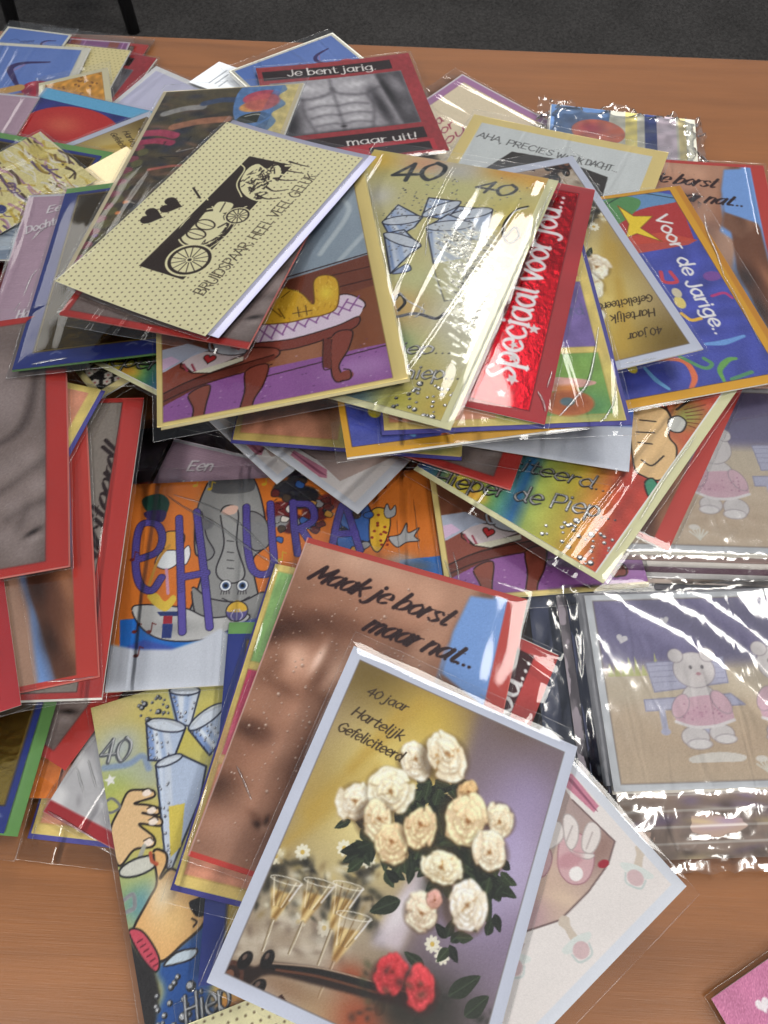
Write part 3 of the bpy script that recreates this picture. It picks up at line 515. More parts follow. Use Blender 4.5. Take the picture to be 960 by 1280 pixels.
def d_family():
    c = Canvas(102, 193, .6, (98, 86, 58)); g = random.Random(21)
    pal = ((62, 52, 44), (120, 104, 62), (84, 84, 52), (44, 40, 46), (140, 118, 76), (96, 70, 52), (50, 56, 70))
    for k in range(150): c.blob(g.uniform(0, 102), g.uniform(30, 193), g.uniform(3, 12), g.uniform(2, 5), pal[g.randrange(7)], .75, g.uniform(-25, 25))
    for k in range(150):
        x, y = g.uniform(0, 102), g.uniform(4, 120); c.blob(x, y, g.uniform(2, 9), g.uniform(1.5, 4), ((36, 34, 46), (52, 56, 80), (110, 80, 58), (70, 66, 60), (150, 110, 84))[g.randrange(5)], .7, g.uniform(-30, 30))
    for a, b, col, w in (((4, 50), (26, 54), (206, 70, 110), 7), ((4, 60), (26, 62), (196, 60, 100), 6), ((22, 44), (58, 38), (196, 130, 96), 7), ((20, 90), (52, 88), (206, 110, 96), 2.4), ((52, 88), (60, 92), (196, 70, 80), 3), ((10, 28), (36, 22), (170, 170, 172), 6), ((36, 18), (60, 16), (64, 84, 128), 6)):
        c.stroke([a, ((a[0] + b[0]) / 2, (a[1] + b[1]) / 2 - 2), b], w, col, .85, soft=1.2)
    for k in range(26):
        x, y = g.uniform(12, 80), g.uniform(40, 160); c.stroke([(x, y), (x + g.uniform(-6, 6), y + g.uniform(-3, 3)), (x + g.uniform(-9, 9), y + g.uniform(-3, 5))], g.uniform(.5, 1.0), (206, 198, 186) if k % 2 else (30, 26, 26), .8)
    for x, y in ((46, 120), (34, 130), (52, 112), (26, 140), (40, 146)): c.ell(x, y, 7, 4, (44, 34, 30)); c.stroke([(x - 7, y + 1), (x, y - 4), (x + 6, y)], .9, (220, 214, 200)); c.ell(x + 1, y, 3, 2, (96, 80, 60))
    # balloons and blue cloud at the upper right
    c.poly([(60, -1), (88, -1), (88, 16), (94, 30), (84, 44), (74, 52), (60, 30)], (96, 140, 200), smooth=True); c.ell(76, 14, 13, 8, (206, 84, 110), 1, -8); c.ell(76, 24, 13, 7, (228, 166, 96), 1, -8); c.ell(76, 38, 11, 6, (58, 62, 50), 1, -8); c.stroke([(70, 36), (78, 34), (84, 38)], .8, (220, 220, 210))
    c.rect(88, 0, 102, 60, (226, 208, 140)); c.poly([(84, 0), (92, 6), (88, 14), (95, 24), (88, 34), (93, 44), (86, 56), (80, 40)], (96, 140, 200), smooth=True, a=.8); c.ell(78, 20, 12, 10, (216, 104, 104), .8, soft=2)
    for k in range(10): y = 66 + k * 12; c.ell(4.5, y, 4, 3.4, (150, 70, 90), .9); c.ell(9, y + 5, 4, 4, (112, 108, 62), .9, soft=1)
    for k in range(6): c.ell(g.uniform(6, 20), g.uniform(100, 185), 1.8, 1.6, (120, 80, 140) if k % 2 else (226, 140, 80))
    c.noise(.05, 3, seed=5); c.grain(.02); frame_rect(c, 2.6, .8, 2.6, 2.6, (222, 208, 172)); return c

def d_jarig():
    c = Canvas(130, 132, .55, (168, 52, 60)); c.noise(.03, 20)
    c.rect(4, 6, 112, 18, (44, 24, 28)); text(c, 'Je bent jarig.', *[(24.4,13.9),(99.4,16.8)], 5.4, 'serif', (238, 234, 232))
    p = [(8, 22), (118, 22), (118, 92), (8, 92)]; c.poly(p, (120, 116, 122))
    W = np.zeros_like(c.X); W[(c.X > 8) & (c.X < 118) & (c.Y > 22) & (c.Y < 92)] = 1; c.clip = W
    c.rect(8, 22, 118, 92, (164, 160, 168)); c.blob(56, 52, 30, 40, (190, 187, 195), .9)
    c.blob(16, 78, 9, 26, (40, 37, 42), .95, 14); c.blob(12, 40, 7, 22, (96, 92, 100), .8, 4); c.blob(92, 66, 5, 30, (52, 48, 55), .95, -8); c.poly([(96, 22), (118, 22), (118, 92), (104, 92), (100, 60)], (70, 66, 73), .95, soft=1.5); c.blob(110, 40, 6, 16, (158, 154, 162), .85, -14); c.blob(112, 72, 6, 10, (120, 116, 124), .8); c.blob(101, 46, 2.6, 20, (30, 27, 32), .9, -10)
    D = (74, 70, 78)
    for q, w in (([(18, 40), (34, 47), (52, 43), (57, 36)], 3.4), ([(57, 36), (62, 43), (80, 47), (95, 40)], 3.4), ([(57, 24), (57, 40), (57, 90)], 2.2), ([(34, 60), (46, 57), (56, 59)], 2), ([(58, 59), (70, 57), (82, 60)], 2), ([(34, 72), (46, 69), (56, 71)], 2), ([(58, 71), (70, 69), (82, 72)], 2), ([(36, 83), (48, 81), (56, 83)], 1.8), ([(58, 83), (68, 81), (80, 84)], 1.8), ([(31, 48), (29, 64), (34, 90)], 2.4), ([(84, 48), (86, 64), (80, 90)], 2.4)): c.stroke(q, w, D, .5, soft=3.5)
    for x in (44, 70):
        for yy in (52, 65, 77): c.blob(x, yy, 7.5, 3.2, (218, 216, 222), .75)
    c.blob(36, 33, 13, 5, (216, 214, 220), .8, 8); c.blob(78, 33, 13, 5, (220, 218, 224), .8, -8); c.blob(57, 86, 2.4, 1.4, (40, 36, 42), .9); c.blob(56, 93, 46, 3, (52, 48, 54), .9); c.noise(.03, 3, seed=4)
    c.clip = None
    c.rect(8, 98, 118, 112, (44, 22, 28)); text(c, 'maar uit!', *[(54.2,111.0),(111.0,112.5)], 5.4, 'serif', (238, 234, 232)); c.rect(8, 114, 122, 128, (196, 50, 64)); c.rect(70, 117, 118, 128, (40, 22, 28))
    c.grain(.015); return c

def foil_glass(c, p, g, liquid=None):
    p = np.array(p, float); outlined(c, p, (178, 194, 222), (52, 56, 78), 1.0, smooth=False)
    n = len(p); ctr = p.mean(0)
    for k in range(4):
        t = (k + g.uniform(.1, .9)) / 4; a = p[0] * (1 - t) + p[1] * t; b = p[-1] * (1 - t) + p[-2] * t; c.stroke([a * .92 + ctr * .08, b * .92 + ctr * .08], g.uniform(2, 4), ((116, 146, 206), (228, 234, 242), (160, 182, 220), (206, 214, 228))[k], .75, smooth=False, soft=1.2)
    for k in range(24): t, u = g.random(), g.random(); q = (p[0] * (1 - t) + p[1] * t) * (1 - u) + (p[-1] * (1 - t) + p[-2] * t) * u; c.ell(q[0], q[1], .5, .6, (60, 64, 82), .9, foil=.7); c.ell(q[0] - .2, q[1] - .2, .28, .28, (250, 250, 250))
    c.stroke(list(p) + [p[0]], .7, (46, 50, 72), smooth=False)
    a0 = p[1] - p[0] if n == 4 else p[min(2, n - 1)] - p[0]; md = p[0] + a0 / 2; nn = np.array([-a0[1], a0[0]]) * .16
    rim = [md + a0 / 2 * math.cos(t) + nn * math.sin(t) for t in np.linspace(0, 6.283, 22)]; c.poly(rim, (206, 214, 226), .85); c.stroke(rim, .8, (46, 50, 72), smooth=False)
def foil_words(c, s, p, size):
    text(c, s, p[0], p[1], size, 'fat', (62, 62, 64), foil=.8); text(c, s, p[0], p[1], size, 'fat', (220, 220, 222), foil=.6, grow=-size * .18, shift=(-.25, -.3))
def d_foil():
    c = Canvas(119, 196, .48, (208, 200, 140)); g = random.Random(4); A = lambda q: P('foilC', q)
    for q, rx, ry, col, a in (('475,200', 12, 12, (228, 186, 64), .9), ('535,205', 16, 10, (226, 164, 128), .9), ('570,215', 14, 10, (190, 192, 192), .8), ('590,210', 10, 8, (196, 196, 196), .7), ('640,215', 18, 10, (224, 160, 62), .95), ('670,225', 10, 10, (226, 170, 70), .9), ('475,245', 10, 12, (208, 206, 196), .9), ('560,235', 30, 8, (204, 202, 140), .9), ('640,270', 18, 16, (212, 196, 96), .9), ('640,330', 14, 18, (206, 130, 116), .9), ('655,290', 10, 14, (206, 150, 110), .8),
        ('520,350', 14, 12, (204, 206, 150), .9), ('500,385', 18, 12, (212, 166, 92), .9), ('560,400', 20, 16, (204, 196, 160), .9), ('600,400', 14, 14, (190, 176, 130), .8), ('540,470', 24, 16, (198, 184, 110), .9), ('490,430', 12, 10, (130, 170, 120), .9), ('440,490', 16, 12, (70, 120, 170), .9), ('400,470', 16, 12, (150, 180, 90), .9), ('500,500', 14, 10, (196, 190, 80), .9), ('545,510', 12, 10, (206, 180, 80), .9), ('360,450', 20, 14, (206, 190, 80), .8)): c.blob(*A(q)[0], rx, ry, col, a)
    for q in ('478,278 498,256 528,272 518,284 490,300', '528,270 536,247 576,252 566,270 556,274', '560,272 574,258 616,262 607,302 578,296', '480,292 505,287 526,308 512,318 488,342', '533,284 560,268 592,280 584,330 574,372 556,376 544,340'): foil_glass(c, A(q), g)
    outlined(c, [(52.5,103.2),(57.4,93.7),(61.4,96.6),(59.7,99.7)], (150, 166, 200), (52, 56, 78), .7); c.poly([(71.2,89.6),(88.3,79.2),(94.2,110.3),(87.6,114.9)], (206, 190, 90), .7)
    c.poly([(64.3,63.7),(81.5,50.2),(107.8,58.4),(122.3,94.3),(123.1,136.7),(119.8,165.8),(106.8,164.5),(89.1,129.3)], (216, 220, 214), .55, soft=7)  # glare over the glasses painted in pale, foil glitter streaks on top
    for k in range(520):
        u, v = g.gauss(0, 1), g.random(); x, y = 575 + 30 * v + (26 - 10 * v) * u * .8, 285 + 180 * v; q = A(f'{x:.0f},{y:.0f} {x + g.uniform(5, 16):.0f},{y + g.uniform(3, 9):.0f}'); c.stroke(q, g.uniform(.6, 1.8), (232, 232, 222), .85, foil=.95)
    c.stroke([(61.1,122.8),(62.7,117.2),(67.4,122.2),(66.2,128.9)], 1.8, (70, 72, 78), foil=.9); c.stroke([(62.2,116.1),(68.6,120.6),(79.4,124.9),(77.0,130.6)], 1.0, (190, 190, 194), foil=.9); c.stroke([(67.1,133.6),(76.1,128.3),(87.1,128.7),(90.8,123.9)], 2.2, (120, 122, 130), foil=.9)
    c.stroke([(108.2,28.0),(102.9,32.4),(99.6,43.6),(101.1,54.7),(106.9,61.5),(110.5,54.8),(106.4,47.5),(103.6,56.8)], 1.5, (62, 62, 64), foil=.9); c.stroke([(107.8,29.6),(102.8,33.9),(100.6,44.0),(101.9,54.4)], .6, (236, 236, 236))
    for a, s in (('486,226 554,224', 11), ('590,238 640,246', 7.4)):
        p = A(a); text(c, '40', p[0], p[1], s, 'fat', (92, 94, 98), foil=.7)
        for k in range(60): x, y = g.uniform(p[0][0], p[1][0]), g.uniform(p[0][1] - 1.4 * s, p[1][1]); c.stroke([(x, y), (x + 1.8, y - 1)], .3, (186, 188, 190), .45)
    for q, n in (('520,240', 36), ('560,235', 30), ('540,270', 50), ('575,265', 30), ('610,255', 20), ('500,262', 20), ('640,235', 16), ('560,300', 40), ('600,290', 20)):
        x, y = A(q)[0]; bubbles(c, x - 9, y - 9, x + 9, y + 9, n // 2, n + len(q), .3, .55)
    foil_words(c, 'Hiep...', [(69.5,160.4),(104.2,149.5)], 5.2); foil_words(c, 'Hiep hiep...', [(60.8,180.2),(113.6,164.6)], 5.4)
    x, y = [(102.5,182.2)][0]; bubbles(c, x - 16, y - 10, x + 14, y + 12, 40, 3, .6, 1.2); c.grain(.015); return c
def d_foilb():
    c = Canvas(130, 192, .46, (196, 190, 116)); g = random.Random(14); A = lambda q: P('foil50', q)
    for q, rx, ry, col, a in (('140,890', 14, 8, (206, 184, 130), .9), ('180,900', 12, 8, (206, 186, 96), .9), ('150,935', 12, 10, (176, 186, 200), .9), ('185,960', 10, 14, (150, 170, 206), .8), ('160,970', 12, 10, (176, 190, 190), .8), ('140,990', 12, 10, (170, 186, 96), .9), ('150,1010', 10, 8, (196, 196, 100), .9), ('210,930', 14, 12, (206, 190, 80), .8), ('270,900', 16, 14, (206, 190, 84), .8), ('190,1030', 14, 14, (212, 190, 90), .9), ('160,1110', 8, 10, (150, 176, 110), .9), ('180,1095', 12, 6, (206, 200, 110), .8), ('180,1130', 10, 10, (90, 150, 170), .9),
        ('270,1255', 10, 8, (230, 180, 60), .95), ('290,1270', 10, 8, (226, 130, 60), .9)): c.blob(*A(q)[0], rx, ry, col, a)
    c.poly([(8.7,121.0),(23.8,113.5),(40.6,102.7),(41.1,122.8),(27.9,137.1),(30.3,153.0),(2.1,144.4),(9.8,130.7)], (40, 86, 160), smooth=True, soft=1.5)
    c.stroke([(1.3,30.9),(12.4,32.7),(19.6,31.1),(21.4,37.7)], 3, (120, 146, 200), .7, soft=1.5)
    for q in ('212,863 250,863 238,908 222,904', '236,912 254,892 280,880 280,922 262,944', '183,903 206,900 232,910 216,952 186,950', '195,957 210,947 228,944 258,958 250,1000 214,1088 208,1084'): foil_glass(c, A(q), g)
    c.poly([(26.8,57.9),(34.2,58.9),(28.5,76.9),(23.0,80.0)], (222, 196, 60), .85)
    outlined(c, [(-0.7,60.4),(5.3,51.4),(10.1,45.4),(15.9,46.3),(21.2,48.4),(21.0,51.4),(12.0,51.4),(17.5,54.0),(22.1,57.1),(21.2,59.8),(14.7,56.8),(22.0,61.5),(21.3,65.0),(12.4,61.2),(17.6,68.8),(16.4,72.7),(8.3,71.4),(0.3,75.7)], (228, 190, 140), LNK, 1.0)
    for q in ('184,991', '190,1013', '192,1027', '186,1053'): x, y = A(q)[0]; c.ell(x, y, 2.2, 1.5, (242, 226, 214)); c.stroke([(x - 2, y - 1.4), (x + 1, y - 1.8), (x + 2.2, y)], .5, LNK)
    c.stroke([(12.7,71.4),(8.7,77.2)], 2, (170, 170, 160)); x, y = [(9.0,79.0)][0]; c.ell(x, y, 9, 3.6, (206, 206, 196)); c.stroke([(x + 9 * math.cos(t), y + 3.6 * math.sin(t)) for t in np.linspace(0, 6.3, 20)], .9, (50, 50, 56), foil=.6)
    outlined(c, [(16.4,74.9),(21.4,77.3),(20.8,82.0),(16.9,87.0),(23.1,84.9),(30.8,96.6),(33.5,107.0),(30.2,111.8),(21.7,115.4),(9.8,118.9),(2.6,106.1),(2.6,102.2),(10.6,93.7),(15.3,87.8)], (230, 180, 116), LNK, 1.1); c.blob(*[(17.1,94.6)][0], 6, 9, (240, 222, 190), .9, 20); c.blob(*[(20.2,105.7)][0], 8, 8, (236, 196, 130), .8)
    c.stroke([(14.9,75.1),(14.9,78.6),(16.7,80.6)], 1.6, (190, 90, 60)); outlined(c, [(-0.0,103.3),(5.5,105.2),(9.9,115.1),(9.8,120.8),(7.2,121.8),(3.1,114.6)], (206, 76, 96), LNK, .8)
    for k in range(6): a, b = A(f'{172+k*4},{1178+k*6} {178+k*4},{1174+k*6}'); c.stroke([a, b], .6, (110, 30, 50))
    c.poly([(-0.8,105.6),(3.1,114.6),(7.7,122.6),(8.2,130.2),(2.4,146.0),(-2.5,144.3)], (44, 42, 44), soft=.6); c.poly([(27.0,100.7),(34.1,101.2),(34.1,107.2),(29.1,107.5)], (34, 30, 32), smooth=True); c.stroke([(26.9,107.4),(28.6,109.3),(26.9,110.7)], .8, LNK)
    outlined(c, [(11.8,120.9),(18.3,118.1),(26.3,119.6),(23.6,122.5),(15.4,122.1)], (190, 206, 220), LNK, .7)
    p = [(-1.2,28.1),(13.4,31.0)]; text(c, '40', p[0], p[1], 7.4, 'fat', (120, 122, 126), foil=.8); p = [(-0.8,27.8),(13.9,30.8)]; text(c, '40', p[0], p[1], 7.4, 'fat', (226, 226, 226), foil=.5, grow=-1.4)
    x, y = [(28.5,9.1)][0]; bubbles(c, x - 6, y - 5, x + 8, y + 6, 22, 5, .5, 1.0); star(c, *[(3.2,37.4)][0], 3, (230, 230, 226)); c.stroke([(-2.4,48.7),(0.7,52.0),(5.4,50.7),(2.5,45.9),(-1.3,46.9)], 1.2, (150, 150, 150), foil=.8); c.stroke([(0.2,90.4),(4.3,89.5),(4.0,94.8),(0.4,95.5)], 1.8, (170, 170, 172), foil=.8)
    x, y = [(13.3,135.0)][0]; bubbles(c, x - 8, y - 8, x + 8, y + 14, 22, 6, .7, 1.4); foil_words(c, 'Hiep', [(15.8,145.5),(35.6,145.3)], 7); c.grain(.015); return c
LNK = (40, 32, 32)
def d_rainbow():
    c = Canvas(117, 192, .48, (206, 190, 90)); g = random.Random(24); A = lambda q: P('foil37', q)
    W = lambda X, Y: np.stack([np.interp(X + (Y - 172) * -.25, [0, 10, 20, 34, 42, 56, 64, 82, 96, 108], v) for v in ((50, 90, 226, 190, 110, 46, 170, 208, 226, 206), (90, 140, 206, 196, 170, 112, 190, 186, 146, 74), (150, 130, 70, 60, 100, 170, 90, 66, 60, 60))], -1)
    c.rect(0, 0, 117, 192, W); c.noise(.05, 7, seed=8)
    for q, rx, ry, col, a in (('600,622', 5, 4, (240, 196, 80), .9), ('590,618', 4, 4, (226, 150, 60), .7), ('800,590', 10, 16, (206, 70, 60), .9), ('830,560', 14, 12, (226, 176, 110), .8), ('860,520', 10, 12, (160, 176, 80), .9), ('780,560', 12, 12, (226, 160, 70), .8), ('700,500', 20, 20, (206, 190, 90), .8)): c.blob(*A(q)[0], rx, ry, col, a)
    outlined(c, [(76.5,84.4),(86.1,72.1),(95.1,74.2),(100.9,87.9),(108.1,93.0),(112.8,106.5),(111.0,117.9),(103.2,121.1),(94.4,117.0)], (236, 196, 140), LNK, 1.0)
    for q in ('800,525 820,527', '796,540 818,541', '798,553 815,555', '802,575 815,582 830,570'): c.stroke(A(q), .9, LNK)
    outlined(c, [(95.7,77.4),(98.7,71.6),(104.3,73.2),(105.2,81.1),(99.8,83.8)], (206, 206, 200), LNK, .9); c.stroke([(95.1,74.2),(89.7,69.4),(86.1,66.1)], 1.3, LNK); c.stroke([(95.9,67.8),(98.5,56.9)], 1.5, LNK)
    for k in range(6): a, b = A(f'{856+k*1},{512+k*4} {882-k*2},{506+k*6}'); c.stroke([a, b], .6, (120, 50, 30))
    c.stroke([(112.4,107.5),(119.1,111.8),(120.5,118.5)], 1.3, LNK); outlined(c, [(105.1,124.9),(107.1,119.5),(113.1,124.1),(111.5,131.8)], (70, 150, 120), LNK, .9)
    foil_words(c, 'Gefeliciteerd...', [(3.2,172.8),(95.7,141.1)], 5.6); foil_words(c, 'Hieper de Piep...', [(13.5,193.8),(105.9,155.0)], 6.4)
    x, y = [(96.2,174.6)][0]; bubbles(c, x - 20, y - 8, x + 22, y + 14, 46, 3, .6, 1.3); c.grain(.015); return c

def d_arm():
    c = Canvas(127, 170, .5, (138, 84, 62)); LN = (52, 26, 22)
    A = lambda q: P('armE', q)
    c.poly([(79.5,-31.2),(137.0,-12.2),(127.8,140.2),(58.0,121.3),(84.3,72.7)], (136, 80, 58))
    c.poly([(69.1,-26.5),(129.9,-14.5),(124.5,75.3),(70.7,83.1)], (150, 166, 182)); c.blob(*[(108.1,24.3)][0], 14, 16, (170, 184, 198), .8)
    c.stroke([(108.5,20.8),(114.1,37.0),(93.9,67.6)], 3, (196, 208, 216), .8, soft=1.5); c.stroke([(121.6,56.9),(104.3,75.3)], 3, (196, 208, 216), .7, soft=1.5)
    c.poly([(67.5,84.7),(129.2,74.0),(129.7,100.0),(60.9,111.4)], (124, 66, 48)); c.stroke([(65.5,81.6),(124.7,74.0)], .9, LN); c.stroke([(91.8,86.6),(126.7,85.1)], .6, LN); c.stroke([(88.5,97.0),(126.2,94.6)], .7, LN)
    c.poly([(58.9,109.6),(129.9,98.8),(126.1,151.1),(43.3,151.4)], lambda X, Y: np.stack([np.full(X.shape, v) + 16 * np.sin(X * .1) for v in (156, 96, 64)], -1))
    c.poly([(-0.5,145.7),(129.4,143.5),(130.5,174.0),(-2.8,176.8)], (152, 92, 164)); c.blob(*[(104.8,156.5)][0], 18, 8, (186, 142, 200), .7)
    g = random.Random(6)
    for k in range(90): x, y = g.uniform(0, 120), g.uniform(120, 168); c.ell(x, y, .5, .3, (206, 176, 214) if k % 2 else (96, 52, 110), .8) if y > 138 + 0 * x else None
    c.stroke([(55.8,150.3),(127.1,144.6)], .7, LN)
    # chaise: quilt, rail, leg
    outlined(c, [(49.9,113.2),(62.2,122.5),(79.4,122.4),(101.2,118.9),(112.4,115.4),(111.9,109.2),(103.2,102.4),(89.7,106.0),(67.4,112.0)], (226, 206, 226), LN, .8)
    q = [(50.9,112.3),(60.0,118.3),(76.4,118.0),(97.4,114.3),(111.4,113.3),(107.7,121.9),(96.2,124.7),(70.3,127.6),(53.5,124.8)]; c.poly(q, (230, 212, 232), smooth=True)
    for k in range(9): a, b = A(f'{325+k*14},{428-k*5} {337+k*14},{402-k*4}'); c.stroke([a, b], .9, (150, 92, 160)); a, b = A(f'{322+k*14},{410-k*4} {340+k*14},{424-k*5}'); c.stroke([a, b], .9, (150, 92, 160))
    outlined(c, [(52.5,125.7),(72.5,127.6),(96.2,124.7),(108.6,121.0),(106.9,127.6),(95.4,131.5),(73.1,134.7),(53.8,131.8)], (140, 66, 54), LN, .8)
    outlined(c, [(93.8,131.0),(104.0,130.3),(100.8,142.1),(94.5,152.7),(95.9,161.8),(91.7,162.9),(90.3,153.8)], (146, 72, 58), LN, .8); c.ell(*[(97.4,160.0)][0], 3.6, 3.2, (146, 72, 58)); c.stroke([(94.1,163.5),(99.1,162.6),(99.7,157.4),(96.7,155.5)], .8, LN)
    c.poly([(88.6,131.9),(92.7,133.0),(90.3,153.8),(86.4,151.7)], (120, 56, 46)); c.stroke([(88.6,131.9),(86.4,151.7),(90.3,153.8)], .6, LN)
    # yellow plush toy lying on the quilt
    Y = (226, 176, 44)
    outlined(c, [(53.6,110.6),(56.1,99.1),(63.0,89.8),(70.3,88.1),(80.3,94.7),(86.3,105.1),(88.1,88.1),(93.8,84.6),(100.4,89.1),(100.8,100.5),(97.7,111.9),(90.5,114.8),(81.9,114.8),(69.7,115.0)], Y, (120, 80, 20), .8)
    for k in range(150):
        x, y = g.uniform(*sorted(([(55.4,83.8)][0][0], [(101.3,96.9)][0][0]))), g.uniform([(83.3,82.2)][0][1], [(79.8,117.8)][0][1]); W = c._win(x, y, x + .1, y + .1); px = c.a[W][1, 1] if W and c.a[W].shape[0] > 1 and c.a[W].shape[1] > 1 else None
        if px is not None and abs(px[0] - .88) < .06 and px[2] < .3: c.stroke([(x, y), (x + g.uniform(-1, 1), y - g.uniform(1, 2.5))], .45, (190, 132, 24) if k % 2 else (244, 210, 90), .8)
    c.blob(*[(94.0,98.6)][0], 4, 5, (248, 222, 70), .8)
    for a in ('338,385 352,396', '348,386 356,398', '366,392 390,388', '372,384 374,396', '382,382 384,394', '352,372 362,364', '330,376 338,368'): c.stroke(A(a), .6, (96, 62, 14))
    # side table with book and mug
    outlined(c, [(0.0,134.7),(19.0,126.0),(44.7,127.1),(63.6,132.1),(62.6,138.7),(43.9,141.6),(22.7,145.0),(1.5,153.8)], (150, 78, 62), LN, .9); c.poly([(0.7,149.3),(22.8,140.6),(44.1,138.3),(62.8,136.5),(62.5,139.8),(43.7,143.8),(22.5,148.3),(0.6,157.9)], (118, 56, 44)); c.stroke([(0.7,149.3),(22.8,141.7),(62.0,136.3)], .8, LN); c.stroke([(0.6,154.6),(23.4,147.4),(60.6,142.7)], .7, LN)
    outlined(c, [(47.1,143.6),(58.5,142.1),(55.5,154.6),(49.9,163.9),(46.8,173.7),(42.1,170.4),(45.4,157.4)], (140, 68, 54), LN, .8); outlined(c, [(16.6,152.2),(27.6,148.5),(25.4,160.9),(22.5,171.8),(17.6,172.6),(18.7,162.4)], (146, 76, 60), LN, .8)
    outlined(c, [(12.9,129.0),(21.7,123.3),(44.7,128.2),(46.1,132.1),(28.0,137.5),(18.7,137.3)], (222, 206, 210), LN, .8, smooth=False); c.poly([(18.7,137.3),(46.1,133.2),(45.9,136.5),(26.2,140.4)], (232, 228, 206)); c.stroke([(12.9,129.0),(12.9,132.4),(18.7,137.9),(27.9,140.3),(45.9,136.5)], .8, LN, smooth=False)
    for k in (230, 240): c.stroke(A(f'{k},456 {k+4},464'), 1.2, (170, 70, 90))
    heart(c, *[(28.3,130.2)][0], 3.4, (206, 56, 62), 20, LN)
    outlined(c, [(31.6,114.2),(45.6,113.2),(48.5,121.1),(47.0,131.2),(32.7,127.3)], (206, 214, 226), LN, .8); heart(c, *[(43.6,124.5)][0], 3.8, (206, 50, 58), -10); c.stroke([(32.4,116.7),(28.8,119.3),(29.4,124.2),(32.8,125.1)], 1.2, (190, 198, 214)); c.stroke([(32.0,116.0),(27.9,119.1),(29.0,125.2),(32.8,125.6)], .5, LN)
    c.poly([(0.2,117.5),(17.2,116.2),(28.6,123.9),(19.0,126.0),(0.9,134.9)], (186, 200, 226), .9); c.poly([(0.0,133.6),(0.1,124.5),(8.3,123.2),(12.6,127.7)], (222, 190, 222))
    c.grain(.012); frame_rect(c, 3, 3, 7, 2.2, (228, 206, 132), (170, 140, 80)); return c

def d_toy():
    c = Canvas(130, 165, .62, (226, 202, 116))
    c.rect(4, 4, 60, 56, (150, 196, 120)); c.rect(4, 60, 60, 104, (214, 74, 112)); c.blob(30, 100, 30, 14, (232, 150, 150), .8); c.rect(64, 62, 122, 112, (126, 106, 172)); c.rect(64, 4, 122, 58, (222, 150, 120)); c.rect(4, 108, 60, 158, (226, 152, 122)); c.blob(30, 140, 26, 16, (232, 166, 140), .6)
    c.rect(64, 116, 122, 158, (128, 172, 88)); c.blob(96, 128, 20, 8, (140, 180, 84), .8); c.blob(76, 150, 16, 10, (96, 150, 90), .8); c.blob(112, 152, 12, 10, (90, 150, 100), .8)
    c.poly([(66, 126), (78, 130), (108, 134), (116, 138), (90, 142), (70, 140)], (224, 170, 160), smooth=True); c.poly([(66, 122), (78, 128), (92, 138), (68, 138)], (214, 90, 110), .8, smooth=True); c.rect(94, 138, 106, 146, (206, 130, 70), soft=1); c.ell(99, 150, 14, 8.6, (196, 112, 66), soft=1.2); c.ell(99, 149, 11, 6.4, (176, 96, 56), soft=2); c.ell(99, 149, 4, 2.8, (96, 120, 130), soft=1)
    c.ell(36, 30, 16, 14, (120, 176, 150), .8, soft=2); c.ell(92, 84, 18, 14, (158, 140, 196), .8, soft=3); text(c, 'eerd', (102, 88), (120, 88), 5, 'serif', (104, 104, 148), a=.8); c.ell(34, 80, 14, 10, (238, 120, 150), .8, soft=2)
    for q in ((4, 4, 60, 56), (4, 60, 60, 104), (64, 62, 122, 112), (4, 108, 60, 158), (64, 116, 122, 158)): c.stroke([(q[0], q[1]), (q[2], q[1]), (q[2], q[3]), (q[0], q[3]), (q[0], q[1])], .6, (196, 170, 90), .8, smooth=False)
    c.noise(.04, 4, seed=3); c.grain(.014); return c

def d_gold():
    c = Canvas(135, 176, .8, (50, 64, 142))
    c.rect(10, 10, 125, 163, (190, 160, 78), foil=1.0); c.f *= 1; c.noise(.03, 16, seed=4)
    g = random.Random(2)
    for k in range(14): x, y = g.uniform(10, 130), g.choice((3, 4, 166, 168)); c.stroke([(x, y), (x + 3, y - 1.5), (x + 6, y)], .8, (180, 188, 216), .6)
    c.stroke([(10, 10), (125, 10), (125, 163), (10, 163), (10, 10)], .8, (70, 60, 40), smooth=False); return c

